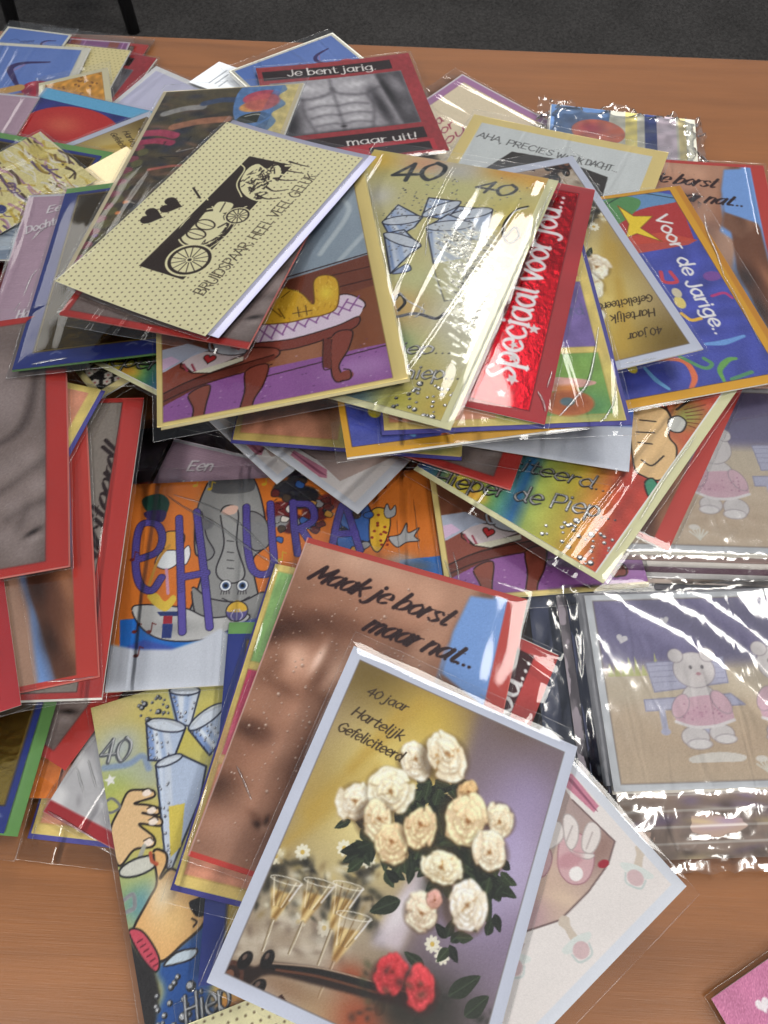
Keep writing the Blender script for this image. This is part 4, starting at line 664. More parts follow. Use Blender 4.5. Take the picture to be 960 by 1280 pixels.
def d_hoera():
    c = Canvas(176, 124, .45, (226, 124, 44)); A = lambda q: P('hoera35', q); LN = (40, 34, 44); BL = (34, 116, 214)
    c.poly([(3.2,85.0),(57.8,83.9),(125.8,86.0),(197.6,61.7),(192.1,103.9),(124.6,112.8),(6.8,118.0)], BL); c.poly([(153.5,58.9),(198.2,56.7),(192.3,134.1),(141.6,105.1)], BL); c.blob(*[(63.7,0.2)][0], 30, 10, (214, 110, 34), .6)
    g = random.Random(12)
    c.poly([(7.9,10.5),(17.7,7.3),(23.7,13.2),(21.2,22.2),(12.4,20.0)], (34, 78, 66), smooth=True); c.poly([(9.7,19.8),(16.3,18.1),(22.3,19.6),(21.0,25.9),(13.8,25.4)], (62, 50, 104), smooth=True)
    # elephant standing on its head
    G = (150, 150, 150)
    outlined(c, [(45.9,-0.9),(49.4,-6.4),(63.5,-6.6),(72.1,0.8),(78.1,23.1),(79.3,44.1),(72.4,53.7),(75.4,73.3),(79.0,87.6),(66.6,95.8),(50.7,94.8),(39.4,87.3),(42.7,71.3),(45.9,52.0),(40.3,46.7),(39.7,20.7)], G, LN, .9); c.poly([(48.5,-4.1),(68.2,-4.0),(71.3,8.5),(48.2,8.2)], (96, 96, 100), smooth=True); c.blob(*[(64.5,27.6)][0], 8, 16, (176, 176, 176), .8); c.blob(*[(44.1,26.3)][0], 5, 14, (120, 120, 122), .8)
    outlined(c, [(42.4,20.8),(46.0,36.8),(51.0,47.3),(46.8,52.1),(40.9,41.6),(39.3,28.6)], (138, 138, 140), LN, .7); outlined(c, [(69.8,22.6),(79.1,28.5),(81.1,44.2),(73.1,47.7),(67.5,37.2)], (138, 138, 140), LN, .7)
    outlined(c, [(53.4,21.5),(59.6,17.6),(63.5,23.2),(63.2,43.1),(68.2,61.3),(64.0,66.9),(56.2,65.4),(52.4,58.4),(56.1,42.6)], (162, 162, 162), LN, .8); c.poly([(53.8,21.6),(58.7,17.6),(63.3,18.9),(61.6,23.1),(56.7,23.9)], (226, 186, 170), smooth=True)
    for k in (676, 690, 700, 710): c.stroke(A(f'284,{k} 292,{k+1}'), .5, LN)
    outlined(c, [(40.0,68.7),(49.8,75.5),(66.1,78.4),(78.8,73.6),(80.7,83.1),(73.2,92.7),(59.9,95.4),(45.5,90.9)], (146, 146, 146), LN, .8)
    for x in (282, 303):
        pt = A(f'{x},732')[0]; c.ell(*pt, 3.1, 3.3, (236, 240, 246)); c.ell(*pt, 1.9, 2.1, (64, 92, 140)); c.ell(*pt, 1.0, 1.1, (16, 16, 22)); c.stroke([(pt[0] + 3.1 * math.cos(t), pt[1] + 3.3 * math.sin(t)) for t in np.linspace(0, 6.3, 14)], .4, LN)
        for k in range(4): c.stroke([(pt[0] - 2 + k * 1.3, pt[1] + 3), (pt[0] - 2.4 + k * 1.5, pt[1] + 5)], .4, LN)
    c.stroke([(56.6,75.9),(63.6,79.2),(71.1,75.9)], .6, LN)
    for x in (270, 282, 300, 310): c.ell(*A(f'{x},596')[0], 1.8, 1.2, (226, 208, 170)); 
    # ball, boat shape, waves
    outlined(c, [(8.9,79.4),(15.0,77.0),(36.4,80.2),(50.3,86.7),(70.5,86.1),(66.5,92.2),(46.0,99.0),(27.3,97.8),(15.5,90.8)], (196, 196, 196), LN, .8); c.blob(*[(33.0,91.5)][0], 14, 4, (150, 150, 152), .7)
    c.poly([(-8.0,95.5),(5.0,101.6),(16.9,97.1),(38.0,103.8),(54.3,99.5),(64.8,91.2),(79.0,87.6),(85.4,92.5),(195.1,81.0),(186.2,149.9),(-7.2,133.5)], (66, 92, 186), smooth=False, soft=.6); c.poly([(-11.0,104.1),(0.6,98.7),(13.3,102.2),(31.8,103.4),(46.0,99.0),(56.1,93.4),(66.8,100.3),(79.3,107.7),(193.9,90.3),(194.0,150.4),(-10.6,137.3)], (206, 212, 226), soft=.5)
    pt = [(64.6,83.9)][0]; c.ell(*pt, 5.8, 5.8, (96, 88, 156)); c.poly([(59.4,81.7),(64.3,77.4),(69.6,81.4),(68.8,84.2),(60.3,84.1)], (226, 182, 60), smooth=True)
    for k in (-3, 0, 3): c.stroke([(pt[0] + k * .4, pt[1] - 1), (pt[0] + k, pt[1] + 2.5), (pt[0] + k * .5, pt[1] + 5.6)], .5, (206, 200, 226))
    c.stroke([(pt[0] + 5.8 * math.cos(t), pt[1] + 5.8 * math.sin(t)) for t in np.linspace(0, 6.3, 18)], .6, LN)
    # musicians: bird with guitar, dark hat, spotted scarf
    outlined(c, [(22.6,34.3),(26.9,32.5),(33.4,35.0),(33.0,42.2),(27.1,45.8),(22.4,42.5)], (234, 166, 62), LN, .7); outlined(c, [(18.9,53.3),(20.9,46.4),(25.2,44.7),(31.5,46.1),(31.1,53.1),(25.3,56.6)], (230, 234, 238), LN, .6); c.stroke([(15.9,68.6),(20.4,50.4),(25.9,41.7)], 1.6, (206, 150, 60)); outlined(c, [(33.3,46.2),(36.5,42.4),(37.8,48.5),(35.6,54.3),(33.6,51.2)], (236, 236, 240), LN, .5); c.stroke([(25.3,56.6),(27.3,71.2)], 1.6, (206, 150, 180))
    c.poly([(16.2,71.9),(21.3,70.8),(25.9,75.8),(29.9,72.3),(31.9,75.3),(27.2,81.5),(21.1,78.3)], (230, 196, 70), smooth=True); c.poly([(22.2,81.6),(34.9,82.0),(33.4,84.7),(24.1,84.1)], (46, 62, 120)); c.poly([(25.8,84.2),(30.8,84.5),(30.8,89.0),(26.1,88.8)], (170, 40, 60)); c.poly([(25.7,88.7),(31.2,89.1),(31.0,97.1),(26.0,96.8)], (42, 60, 130))
    for q, r, col in (('358,612', 8, (56, 56, 62)), ('378,622', 10, (44, 46, 54)), ('352,640', 9, (120, 44, 48)), ('366,655', 8, (96, 36, 40)), ('372,600', 6, (70, 70, 76)), ('395,640', 8, (110, 42, 46)), ('410,628', 7, (140, 56, 50)), ('350,652', 5, (150, 150, 152)), ('256,655', 5, (110, 110, 114))): pt = A(q)[0]; c.ell(*pt, r, r * .8, col, soft=1.4)
    for k in range(34): pt = A(f'{g.uniform(345,420):.0f},{g.uniform(600,665):.0f}')[0]; c.stroke([pt, (pt[0] + g.uniform(-3, 3), pt[1] + g.uniform(-2, 2))], .6, (200, 196, 190) if k % 3 == 0 else (30, 28, 32), .8)
    outlined(c, [(119.0,31.0),(128.7,18.2),(136.9,21.4),(139.9,32.4),(136.4,47.7),(127.0,57.2),(120.1,51.7)], (62, 104, 176), LN, .9); outlined(c, [(139.3,27.0),(146.8,25.3),(149.9,33.0),(147.3,44.3),(141.4,53.1),(137.4,45.7)], (236, 186, 52), LN, .7)
    for k in range(14): pt = A(f'{g.uniform(465,486):.0f},{g.uniform(640,685):.0f}')[0]; c.ell(*pt, .9, .8, (150, 44, 40))
    outlined(c, [(148.2,44.4),(154.7,42.7),(158.9,35.7),(159.3,42.0),(165.8,39.3),(162.7,44.3),(165.1,47.5),(157.9,48.1),(152.3,50.8)], (176, 176, 178), LN, .6); outlined(c, [(146.6,27.5),(148.8,22.2),(150.4,26.6),(153.4,23.6),(152.9,30.0),(148.2,31.8)], (176, 176, 178), LN, .5); c.blob(*[(153.5,58.9)][0], 8, 4, (190, 180, 184), .8); c.blob(*[(161.9,63.4)][0], 10, 4, (110, 110, 114), .8)
    c.poly([(178.6,7.5),(185.6,7.9),(185.4,70.8),(177.1,70.2)], (150, 70, 34), .5, soft=2)
    for k in range(46):      # crowd of small cartoon figures
        x, y = g.uniform(344, 470), g.uniform(598, 690); q = [(x + g.uniform(4, 8) * math.cos(t), y + g.uniform(3, 6) * math.sin(t)) for t in np.linspace(0, 5.4, 6)]
        outlined(c, A(' '.join(f'{u:.0f},{v:.0f}' for u, v in q)), ((110, 48, 46), (60, 60, 68), (150, 150, 152), (62, 104, 176), (206, 150, 60), (222, 214, 206), (84, 70, 60))[g.randrange(7)], LN, .5)
    # purple letters
    V = (98, 84, 176)
    for q in ('172,700 196,690 203,672 196,656 178,656 171,676 170,710 176,732 190,738 202,722', '224,648 226,720 228,790', '246,640 255,715 262,784', '226,722 258,716', '308,634 309,680 316,712 332,718 342,706 340,670 338,630', '366,628 368,660 372,692', '368,630 388,632 392,650 372,662', '376,660 396,690', '414,690 422,650 430,630 438,650 450,688', '420,668 444,666'):
        c.stroke(A(q), 4.6, (44, 36, 84)); 
    for q in ('172,700 196,690 203,672 196,656 178,656 171,676 170,710 176,732 190,738 202,722', '224,648 226,720 228,790', '246,640 255,715 262,784', '226,722 258,716', '308,634 309,680 316,712 332,718 342,706 340,670 338,630', '366,628 368,660 372,692', '368,630 388,632 392,650 372,662', '376,660 396,690', '414,690 422,650 430,630 438,650 450,688', '420,668 444,666'): c.stroke(A(q), 3.7, V)
    for k in range(60): y = 10 + k * 1.1; W = (np.abs(c.Y - y + c.X * .12) < .28) & (np.abs(c.a[..., 0] - 98 / 255) < .05) & (np.abs(c.a[..., 2] - 176 / 255) < .05); c.a[W] *= .8
    for q in ('244,608', '262,612', '350,700', '170,820', '165,700', '186,790', '168,790', '480,610', '330,606'):
        pt = A(q)[0]; col = (206, 170, 40) if q[0] in '23' else (120, 40, 34); c.ell(*pt, 1.3, 1, col); c.stroke([(pt[0] + 1.2, pt[1]), (pt[0] + 1.4, pt[1] - 5), (pt[0] + 3.4, pt[1] - 4)], .6, col, smooth=False)
    c.grain(.012); return c

def d_baby():
    c = Canvas(88, 125, .42, (226, 220, 220)); A = lambda q: P('baby56', q)
    photo = [(16.3,10.0),(32.2,12.9),(56.4,10.7),(60.9,19.7),(63.2,34.6),(63.3,51.7),(57.0,66.8),(50.1,67.3),(6.0,45.8)]; c.poly(photo, (198, 174, 166), smooth=False)
    for q, rx, ry, col, a, ro in (('690,1110', 20, 14, (214, 186, 166), .9, 0), ('660,1140', 9, 9, (186, 150, 160), .9, 0), ('720,1000', 18, 10, (172, 150, 148), .9, 40), ('750,1060', 8, 14, (150, 116, 108), .8, 0), ('700,1120', 8, 3, (230, 206, 180), .8, -30), ('675,1100', 12, 6, (206, 176, 160), .7, -20), ('640,1110', 10, 8, (206, 172, 170), .8, 0)): pt = A(q)[0]; c.blob(*pt, rx, ry, col, a, ro)
    W, m = c.pmask(photo); keep = np.zeros_like(c.X); keep[W] = m; out = Canvas(88, 125, .42, (228, 221, 220)); out.blob(44, 62, 60, 80, (232, 226, 225), .8)
    c.a = c.a * keep[..., None] + out.a * (1 - keep[..., None])
    PK = (212, 172, 178); WH = (226, 218, 216)
    outlined(c, [(40.8,29.2),(42.0,22.4),(49.7,19.1),(57.0,24.6),(59.7,32.5),(55.8,38.4),(48.5,37.9)], PK, (170, 120, 132), .5); outlined(c, [(36.1,40.5),(39.2,35.6),(44.4,37.8),(46.9,45.1),(42.2,48.3)], PK, (170, 120, 132), .5)
    for q in ('704,1022 712,1018 722,1030 722,1050 714,1062 706,1050', '736,1028 748,1032 750,1048 740,1066 728,1062 728,1044', '686,1030 700,1028 704,1046 690,1060 676,1060 674,1050'): outlined(c, A(q), WH, (180, 168, 168), .5); p = A(q); c.stroke([np.mean(p, 0) - (1, 2), np.mean(p, 0) + (2, 5)], .6, (186, 172, 172))
    outlined(c, [(46.3,28.7),(49.4,26.9),(54.3,21.8),(54.3,24.9),(49.9,28.4)], WH, (180, 168, 168), .4); c.ell(*[(54.9,33.5)][0], 2.8, 3.2, (240, 236, 236)); c.ell(*[(49.3,31.7)][0], 3, 6, (196, 140, 150), .7, 20, soft=1.5)
    c.stroke(list([(32.2,12.9),(56.4,10.7),(60.9,19.7),(63.2,34.6),(63.3,51.7),(57.0,66.8)]), .7, (120, 96, 96), smooth=False); c.ell(*[(59.6,21.3)][0], 1.6, 2.6, (170, 40, 60), 1, 20); c.ell(*[(57.1,73.8)][0], 2, 3, (190, 60, 84), 1, 20)
    c.stroke([(60.2,69.9),(66.6,89.4),(70.8,106.0)], .6, (190, 170, 170))
    for q, ro in (('795,1090', 60), ('722,1180', 10), ('642,1200', 40)):
        x, y = A(q)[0]; t = R(ro); D = lambda u, v: (x + u * math.cos(t) - v * math.sin(t), y + u * math.sin(t) + v * math.cos(t))
        c.poly([D(-7, -1.4), D(-2, -1.6), D(-2, 1.6), D(-7, 1.6), D(-10, 2.8), D(-12, 0), D(-10, -2.6)], (208, 194, 180), smooth=True); c.poly([D(-1.4, -7), D(1, -5), D(1.2, 5), D(-1.4, 7), D(-2.8, 0)], (216, 222, 220), smooth=True); c.ell(*D(2.4, 0), 3.2, 3.6, (212, 184, 188), 1, ro); c.stroke([D(2, -4.4), D(5.8, -3), D(5.8, 3), D(2, 4.4)], .8, (196, 206, 206))
    c.poly([(21.6,6.8),(24.2,4.7),(41.6,5.4),(42.2,9.2),(24.4,11.3)], (206, 132, 156)); 
    for k in range(5): a, b = A(f'{706+k*2},{970+k} {742+k},{1010+k}'); c.stroke([a, b], .35, (150, 84, 110))
    c.grain(.01); frame_rect(c, 4.5, 4.5, 4.5, 4.5, (214, 218, 230)); return c

def d_bunny():
    c = Canvas(173, 106, .55, (206, 174, 136)); A = lambda q: P('pack41', q); LN = (120, 100, 120)
    c.rect(0, 0, 173, 44, (74, 66, 128)); c.blob(30, 20, 40, 20, (96, 88, 152), .8); c.blob(120, 20, 60, 20, (64, 56, 112), .8)
    c.poly([(0, 42), (173, 40), (173, 60), (0, 62)], (206, 184, 150), soft=3); c.blob(70, 84, 60, 14, (186, 148, 108), .7); c.blob(130, 70, 50, 12, (214, 186, 150), .8)
    g = random.Random(3)
    for k in range(9): x = 6 + k * 3.4; c.poly([(x, 47), (x + 1.4, 47 - g.uniform(6, 14)), (x + 3.2, 47)], (190, 196, 96))
    heart(c, 16, 26, 3, (230, 226, 240), 20); heart(c, 40, 16, 2.4, (230, 226, 240), -10)
    BN = (170, 172, 214)
    for x0 in (26, 118):
        outlined(c, [(x0, 40), (x0 + 40, 38), (x0 + 40, 52), (x0 + 2, 56)], BN, (120, 120, 170), .6, smooth=False); outlined(c, [(x0 - 4, 60), (x0 + 40, 58), (x0 + 46, 64), (x0 - 4, 66)], BN, (120, 120, 170), .6, smooth=False)
        for k in range(4): c.stroke([(x0 + 1, 42 + 3 * k), (x0 + 39, 40.4 + 3 * k)], .35, (130, 130, 180))
        for x in (x0 + 4, x0 + 24): c.stroke([(x, 66), (x, 76)], 3, BN); c.ell(x, 77, 2.4, 1.8, BN)
    # plush friends in pink frocks
    F = (220, 212, 216)
    def plush(x, s, k):
        V = lambda v: 86 + (v - 86) * k
        E = lambda u, v, a, b, col, rot=0: (c.ell(x + u * s * k, V(v), a * k + .4, b * k + .4, LN, .8, rot), c.ell(x + u * s * k, V(v), a * k, b * k, col, 1, rot))
        E(0, 56, 13, 16, F); E(-8, 78, 9, 7, F); E(10, 76, 8, 6, F); E(-6, 83, 8, 3.4, (236, 230, 234)); E(12, 80, 7, 3, (236, 230, 234))
        c.poly([(x + u * k, V(v)) for u, v in ((-14, 52), (14, 50), (20, 66), (6, 70), (-10, 70), (-19, 66))], (220, 160, 186), smooth=True); c.stroke([(x + u * k, V(v)) for u, v in ((-19, 67), (-8, 71), (6, 71), (20, 67))], 1.6, (240, 232, 238))
        E(-14, 56, 5, 9, (226, 170, 194), 30 * s); E(14, 54, 5, 9, (226, 170, 194), -30 * s)
        E(0, 30, 14, 13, F); E(-11, 19, 5, 5, F); E(11, 19, 5, 5, F); c.blob(x + 4 * s * k, V(36), 6 * k, 4 * k, (240, 226, 230), .8)
        for u in (-2, 6): c.ell(x + u * s * k, V(28), .8, 1.1, (70, 60, 70))
        c.ell(x + 2.6 * s * k, V(33), 1.3, .9, (190, 120, 138))
        for q in range(22): c.ell(x + g.uniform(-14, 14) * k, V(g.uniform(53, 66)), .45, .45, (180, 100, 140))
        c.blob(x - 4 * k, V(62), 8 * k, 4 * k, (206, 130, 166), .5)
    plush(50, 1, .74); plush(94, -1, .78); plush(140, 1, .7)
    c.poly([(40, 90), (54, 88), (66, 90), (64, 93), (50, 93), (40, 93)], (232, 224, 214), smooth=True); c.ell(74, 92, 3, 1.6, (232, 224, 214))
    for x in (76, 150):
        for k in range(6): c.stroke([(x, 99), (x - 5 + 2 * k, 92 + abs(k - 2.5))], .8, (226, 222, 206))
    c.a = c.a * .66 + .34 * np.array((.80, .79, .80)); c.grain(.012); frame_rect(c, 4, 3.5, 4, 3.5, (202, 206, 216), (120, 104, 96)); return c

def d_jarige():
    c = Canvas(166, 108, .5, (74, 84, 178)); A = lambda q: P('jarige24', q)
    c.noise(.06, 7, seed=1); c.blob(100, 70, 40, 20, (96, 110, 200), .5)
    c.poly([(12.8,57.2),(11.6,6.3),(50.0,12.3),(46.5,48.7),(51.0,80.5)], (186, 56, 58), smooth=False); c.poly([(37.7,75.3),(39.4,28.9),(50.4,10.2),(53.2,18.2),(54.2,57.3),(54.8,79.3)], (206, 80, 60), .9)
    c.poly([(2.6,61.7),(-1.6,34.3),(8.1,8.3),(14.3,8.7),(16.8,36.2),(27.9,68.8)], (104, 148, 196), smooth=True); c.poly([(10.8,67.7),(2.2,47.4),(8.2,32.6),(20.1,43.2),(31.6,69.1)], (92, 150, 92), smooth=True); c.stroke([(11.3,65.1),(1.3,35.5),(11.4,7.4)], .8, (40, 60, 60))
    g = random.Random(9); p = [(35.0,43.8)][0]
    st = [(10.4,49.5),(21.7,42.8),(24.1,30.2),(33.0,42.5),(47.3,33.5),(37.3,47.0),(40.0,55.9),(28.1,48.8)]; c.poly(st, (240, 208, 50)); c.stroke(list(st) + list(st[:1]), .7, (150, 90, 40), smooth=False)
    c.stroke([(72.0,45.3),(80.0,46.6),(81.6,38.7),(73.2,39.3)], 2.6, (206, 70, 90)); c.stroke([(97.1,22.1),(96.2,13.5),(100.8,10.3)], 2, (190, 60, 130)); c.ell(*[(81.6,14.7)][0], 4, 6, (150, 80, 160), .7)
    c.ell(*[(98.0,43.9)][0], 5, 3.4, (226, 206, 120)); c.ell(*[(90.3,42.6)][0], 4, 3, (206, 196, 170)); c.stroke([(106.6,46.7),(112.5,43.1),(112.5,36.7)], 2.4, (236, 186, 70))
    c.stroke([(135.9,86.1),(139.6,62.5),(152.2,59.2),(162.3,66.7)], (1, 3, 4, 2), (230, 120, 80)); c.stroke([(140.9,85.2),(150.3,82.3),(157.7,77.6)], (2, 3, 2), (110, 170, 220)); c.stroke([(137.4,61.5),(148.0,51.1),(146.2,45.2),(141.4,48.1)], 2.4, (96, 160, 110)); c.stroke([(159.0,43.7),(151.0,42.4),(145.5,34.6),(145.3,29.4)], (2, 4, 2), (110, 170, 90)); c.stroke([(131.6,42.5),(132.7,31.0),(130.6,16.9)], (2, 4, 2), (110, 160, 226)); c.stroke([(158.9,38.6),(156.5,24.7)], 2.4, (90, 150, 110)); c.ell(*[(139.3,92.5)][0], 4, 3, (226, 206, 60))
    text(c, 'Voor', *[(24.3,29.2),(55.4,29.3)], 6.2, 'sans', (232, 230, 232)); text(c, 'de', *[(62.3,30.6),(78.2,31.7)], 6.2, 'sans', (232, 230, 232)); text(c, 'Jarige..', *[(82.6,33.7),(127.3,33.1)], 6.2, 'sans', (232, 230, 232))
    c.grain(.016); frame_rect(c, 3, 9, 6, 3, (222, 164, 44), (90, 70, 60)); c.rect(0, 0, c.w, 4, (206, 140, 40)); return c

def d_spec():
    c = Canvas(178, 100, .6, (182, 56, 62)); c.rect(6, 8, 172, 91, (184, 20, 38), foil=.9); c.noise(.03, 20, seed=6)
    g = random.Random(4)
    A = [(21.2,79.2),(168.2,82.9)]; text(c, 'Speciaal voor jou...', A[0], A[1], 10.0, 'serif', (216, 214, 218), foil=.3)
    for k in range(5): star(c, 14 + k * 11 + g.uniform(-2, 2), 80 + g.uniform(-6, 6), g.uniform(2.4, 4), (226, 214, 216), g.uniform(0, 60))
    c.stroke([(6, 8), (172, 8), (172, 91), (6, 91), (6, 8)], .6, (120, 20, 30), smooth=False); return c

def d_lilac():
    c = Canvas(85, 165, .6, (190, 160, 180)); 
    for k in range(120): c.stroke([(0, k * 1.4), (30, k * 1.4 + math.sin(k) * .5), (85, k * 1.4)], .4, (170, 140, 162), .6)
    for s, a, b in (('Een', '58,266', '86,260'), ('Dochter', '32,292', '82,276'), ('Hartelijk', '20,398', '70,390'), ('Gefeliciteerd', '-4,418', '80,406')):
        p = P('lilac11', a + ' ' + b); text(c, s, p[0], p[1], 4.6, 'brush', (120, 96, 114), shift=(.5, .5)); text(c, s, p[0], p[1], 4.6, 'brush', (232, 226, 232))
    c.blob(44, 90, 20, 30, (196, 170, 190), .7); c.grain(.012); c.rect(0, 0, 85, 2, (206, 206, 214)); return c

def d_aha():
    c = Canvas(149, 150, .6, (206, 212, 214)); p = [(11.2,26.2),(70.9,30.7)]; text(c, 'AHA, PRECIES', p[0], p[1], 4.6, 'hand', (40, 38, 40), wob=.15); p = [(73.7,31.8),(120.1,33.6)]; text(c, 'WAT IK DACHT...', p[0], p[1], 4.6, 'hand', (40, 38, 40), wob=.15)
    c.poly([(41.6,34.7),(77.5,32.5),(115.1,41.3),(117.2,67.5),(56.1,80.0),(27.2,65.6)], (54, 48, 46)); c.blob(70, 90, 30, 26, (120, 110, 100), .9); c.blob(60, 110, 20, 12, (206, 200, 190), .8)
    c.grain(.012); frame_rect(c, 9, 8, 10, 8, (226, 204, 132)); return c

def d_purple():
    c = Canvas(120, 170, .7, (230, 214, 184)); p = [(80.6,19.7),(85.9,38.7)]; 
    for i, s in enumerate(('Hoera', 'voor', 'jou')): text(c, s, (24 + i * 2, 30 + i * 11), (60 + i * 1, 30 + i * 11), 5.4, 'brush', (176, 60, 90))
    c.blob(70, 110, 30, 30, (206, 170, 180), .7); c.ell(60, 120, 26, 20, (214, 180, 150), .8, soft=5); c.grain(.012); frame_rect(c, 8, 8, 8, 8, (176, 124, 172), (150, 90, 130)); frame_rect(c, 1.4, 1.4, 1.4, 1.4, (226, 220, 226)); return c
def d_mauve():
    c = Canvas(110, 100, .8, (142, 88, 140))
    for x in (18, 58, 92): c.rect(x, 0, x + 9, 100, (150, 84, 74)); c.rect(x + 12, 0, x + 13, 100, (190, 140, 190))
    c.noise(.04, 10); frame_rect(c, 1.5, 1.5, 1.5, 1.5, (206, 190, 206)); return c
def d_dots():
    c = Canvas(120, 170, .6, (236, 222, 160))
    for j in range(44):
        for i in range(31): c.ell(2 + i * 3.9 + (1.9 if j % 2 else 0), 2 + j * 3.9, .55, .5, (150, 128, 78), .8)
    c.rect(30, 80, 90, 150, (74, 56, 44)); heart(c, 60, 60, 10, (74, 56, 44)); return c
def d_sky():
    c = Canvas(170, 120, .6, (92, 128, 206)); c.blob(130, 30, 60, 40, (110, 140, 214), .8); c.blob(60, 90, 40, 20, (150, 176, 226), .8)
    c.stroke([(142, 24), (120, 28), (112, 36), (118, 48), (126, 60)], (2, 4, 6, 5, 3), (60, 44, 110)); c.stroke([(122, 30), (116, 38)], 2, (150, 130, 190)); c.ell(143, 62, 13, 11, (196, 40, 66)); c.blob(147, 58, 5, 5, (226, 90, 110), .8); c.blob(136, 66, 5, 6, (120, 30, 70), .8)
    for a, b, col, w in (((70, 92), (128, 62), (206, 160, 90), 9), ((66, 98), (132, 72), (176, 120, 70), 6), ((20, 104), (78, 88), (214, 216, 222), 10), ((24, 112), (90, 96), (120, 124, 130), 4), ((40, 118), (116, 84), (196, 90, 76), 3)): c.stroke([a, b], w, col, soft=.8)
    c.ell(100, 54, 2.5, 2, (226, 150, 180)); c.stroke([(30, 40), (44, 34), (60, 40)], 1, (60, 80, 150)); text(c, 'Hoera', (60, 44), (90, 36), 5, 'brush', (50, 60, 120))
    c.grain(.012); frame_rect(c, 6, 4, 6, 5, (222, 220, 206)); return c
def d_balloon():
    c = Canvas(170, 120, .6, (54, 58, 140)); c.noise(.08, 8); c.ell(46, 48, 44, 34, (204, 46, 44), 1, 6); c.blob(36, 38, 16, 12, (226, 110, 80), .8); c.blob(66, 52, 10, 14, (226, 80, 70), .6); c.blob(30, 62, 20, 12, (170, 30, 40), .7)
    for x, y in ((98, 36), (126, 28), (108, 66), (140, 50), (150, 84)): c.ell(x, y, 8, 7, (240, 190, 40)); c.ell(x + 1, y + 2, 3, 3, (176, 110, 30))
    c.ell(104, 22, 4, 2, (120, 60, 130)); c.rect(0, 0, 170, 13, (104, 182, 228)); c.rect(0, 0, 2, 120, (160, 190, 220)); c.rect(0, 84, 170, 90, (220, 222, 226)); c.rect(0, 90, 170, 120, (90, 150, 80)); c.grain(.015); return c
def d_crazy():
    c = Canvas(75, 110, .5, (226, 214, 150)); g = random.Random(14)
    for k in range(260): c.stroke([(x := g.uniform(-5, 78), y := g.uniform(-5, 112)), (x + g.uniform(4, 14), y + g.uniform(-3, 3)), (x + g.uniform(8, 22), y + g.uniform(-4, 4))], g.uniform(.8, 2.4), ((236, 230, 206), (206, 176, 70), (110, 84, 140), (240, 236, 230), (150, 120, 90), (226, 206, 110), (190, 140, 170), (90, 70, 60))[g.randrange(8)], .8, foil=.5 if k % 3 == 0 else None)
    c.ell(54, 66, 5, 4, (60, 70, 130)); c.ell(20, 14, 12, 5, (206, 186, 90), .8, soft=2); c.grain(.03); return c
def d_leopard():
    c = Canvas(100, 140, .7, (226, 160, 58)); g = random.Random(2); c.noise(.08, 6)
    for k in range(70): x, y = g.uniform(8, 92), g.uniform(8, 130); c.ell(x, y, g.uniform(1.2, 2.8), g.uniform(1, 2), (120, 72, 26), .9, g.uniform(0, 180)); c.ell(x, y, .9, .7, (196, 130, 44))
    frame_rect(c, 9, 7, 9, 8, (222, 214, 178), (140, 120, 80)); return c
def d_swan():
    c = Canvas(120, 90, .7, (196, 196, 226)); c.blob(90, 60, 50, 30, (170, 166, 210), .8); c.blob(40, 30, 40, 26, (206, 206, 232), .8)
    c.poly([(20, 70), (30, 54), (50, 52), (60, 62), (56, 74), (34, 80)], (226, 228, 236), smooth=True, soft=2); c.stroke([(54, 60), (60, 44), (54, 34), (48, 38)], (4, 3, 3), (226, 228, 236)); c.stroke([(26, 64), (40, 60), (52, 66)], 1, (150, 156, 190)); frame_rect(c, 4, 5, 4, 4, (226, 226, 230)); return c
def d_label():
    c = Canvas(50, 60, .6, (222, 226, 232))
    for i, (x0, x1) in enumerate(((10, 40), (12, 34), (10, 24))): c.stroke([(x0, 14 + 5 * i), (x1, 14 + 5 * i)], 1.1, (110, 116, 124), .8)
    return c
def d_silver():
    c = Canvas(70, 70, .7, (176, 190, 206)); g = random.Random(3)
    for k in range(24): c.stroke([(0, y := g.uniform(0, 70)), (30, y + g.uniform(-6, 6)), (70, y + g.uniform(-8, 8))], g.uniform(1, 5), (206, 216, 226) if k % 2 else (140, 156, 180), .7, foil=.5)
    return c
def d_lace():
    c = Canvas(50, 60, .45, (44, 42, 44)); g = random.Random(6)
    for k in range(60):
        x, y = g.uniform(0, 50), g.uniform(0, 60)
        for j in range(6): c.ell(x + 1.6 * math.cos(j * 1.05), y + 1.6 * math.sin(j * 1.05), 1.1, .9, (222, 212, 200), .95); c.ell(x, y, .6, .6, (190, 110, 110))
    frame_rect(c, 4, 0, 4, 5, (226, 210, 150)); return c
def d_pink():
    c = Canvas(100, 140, .5, (206, 122, 164)); c.noise(.03, 9, seed=4); c.grain(.03); g = random.Random(5)
    heart(c, *[(18.9,12.3)][0], 3.2, (238, 230, 236), 10); heart(c, 52, 34, 4.2, (238, 230, 236), -10); heart(c, 40, 70, 4.2, (238, 230, 236), -10); heart(c, 76, 16, 4, (238, 230, 236), 12); c.grain(.02); return c
def d_cream():
    c = Canvas(60, 45, .8, (232, 214, 170)); c.rect(0, 36, 60, 45, (120, 160, 206)); c.rect(0, 33, 60, 37, (236, 238, 240)); c.grain(.01); return c
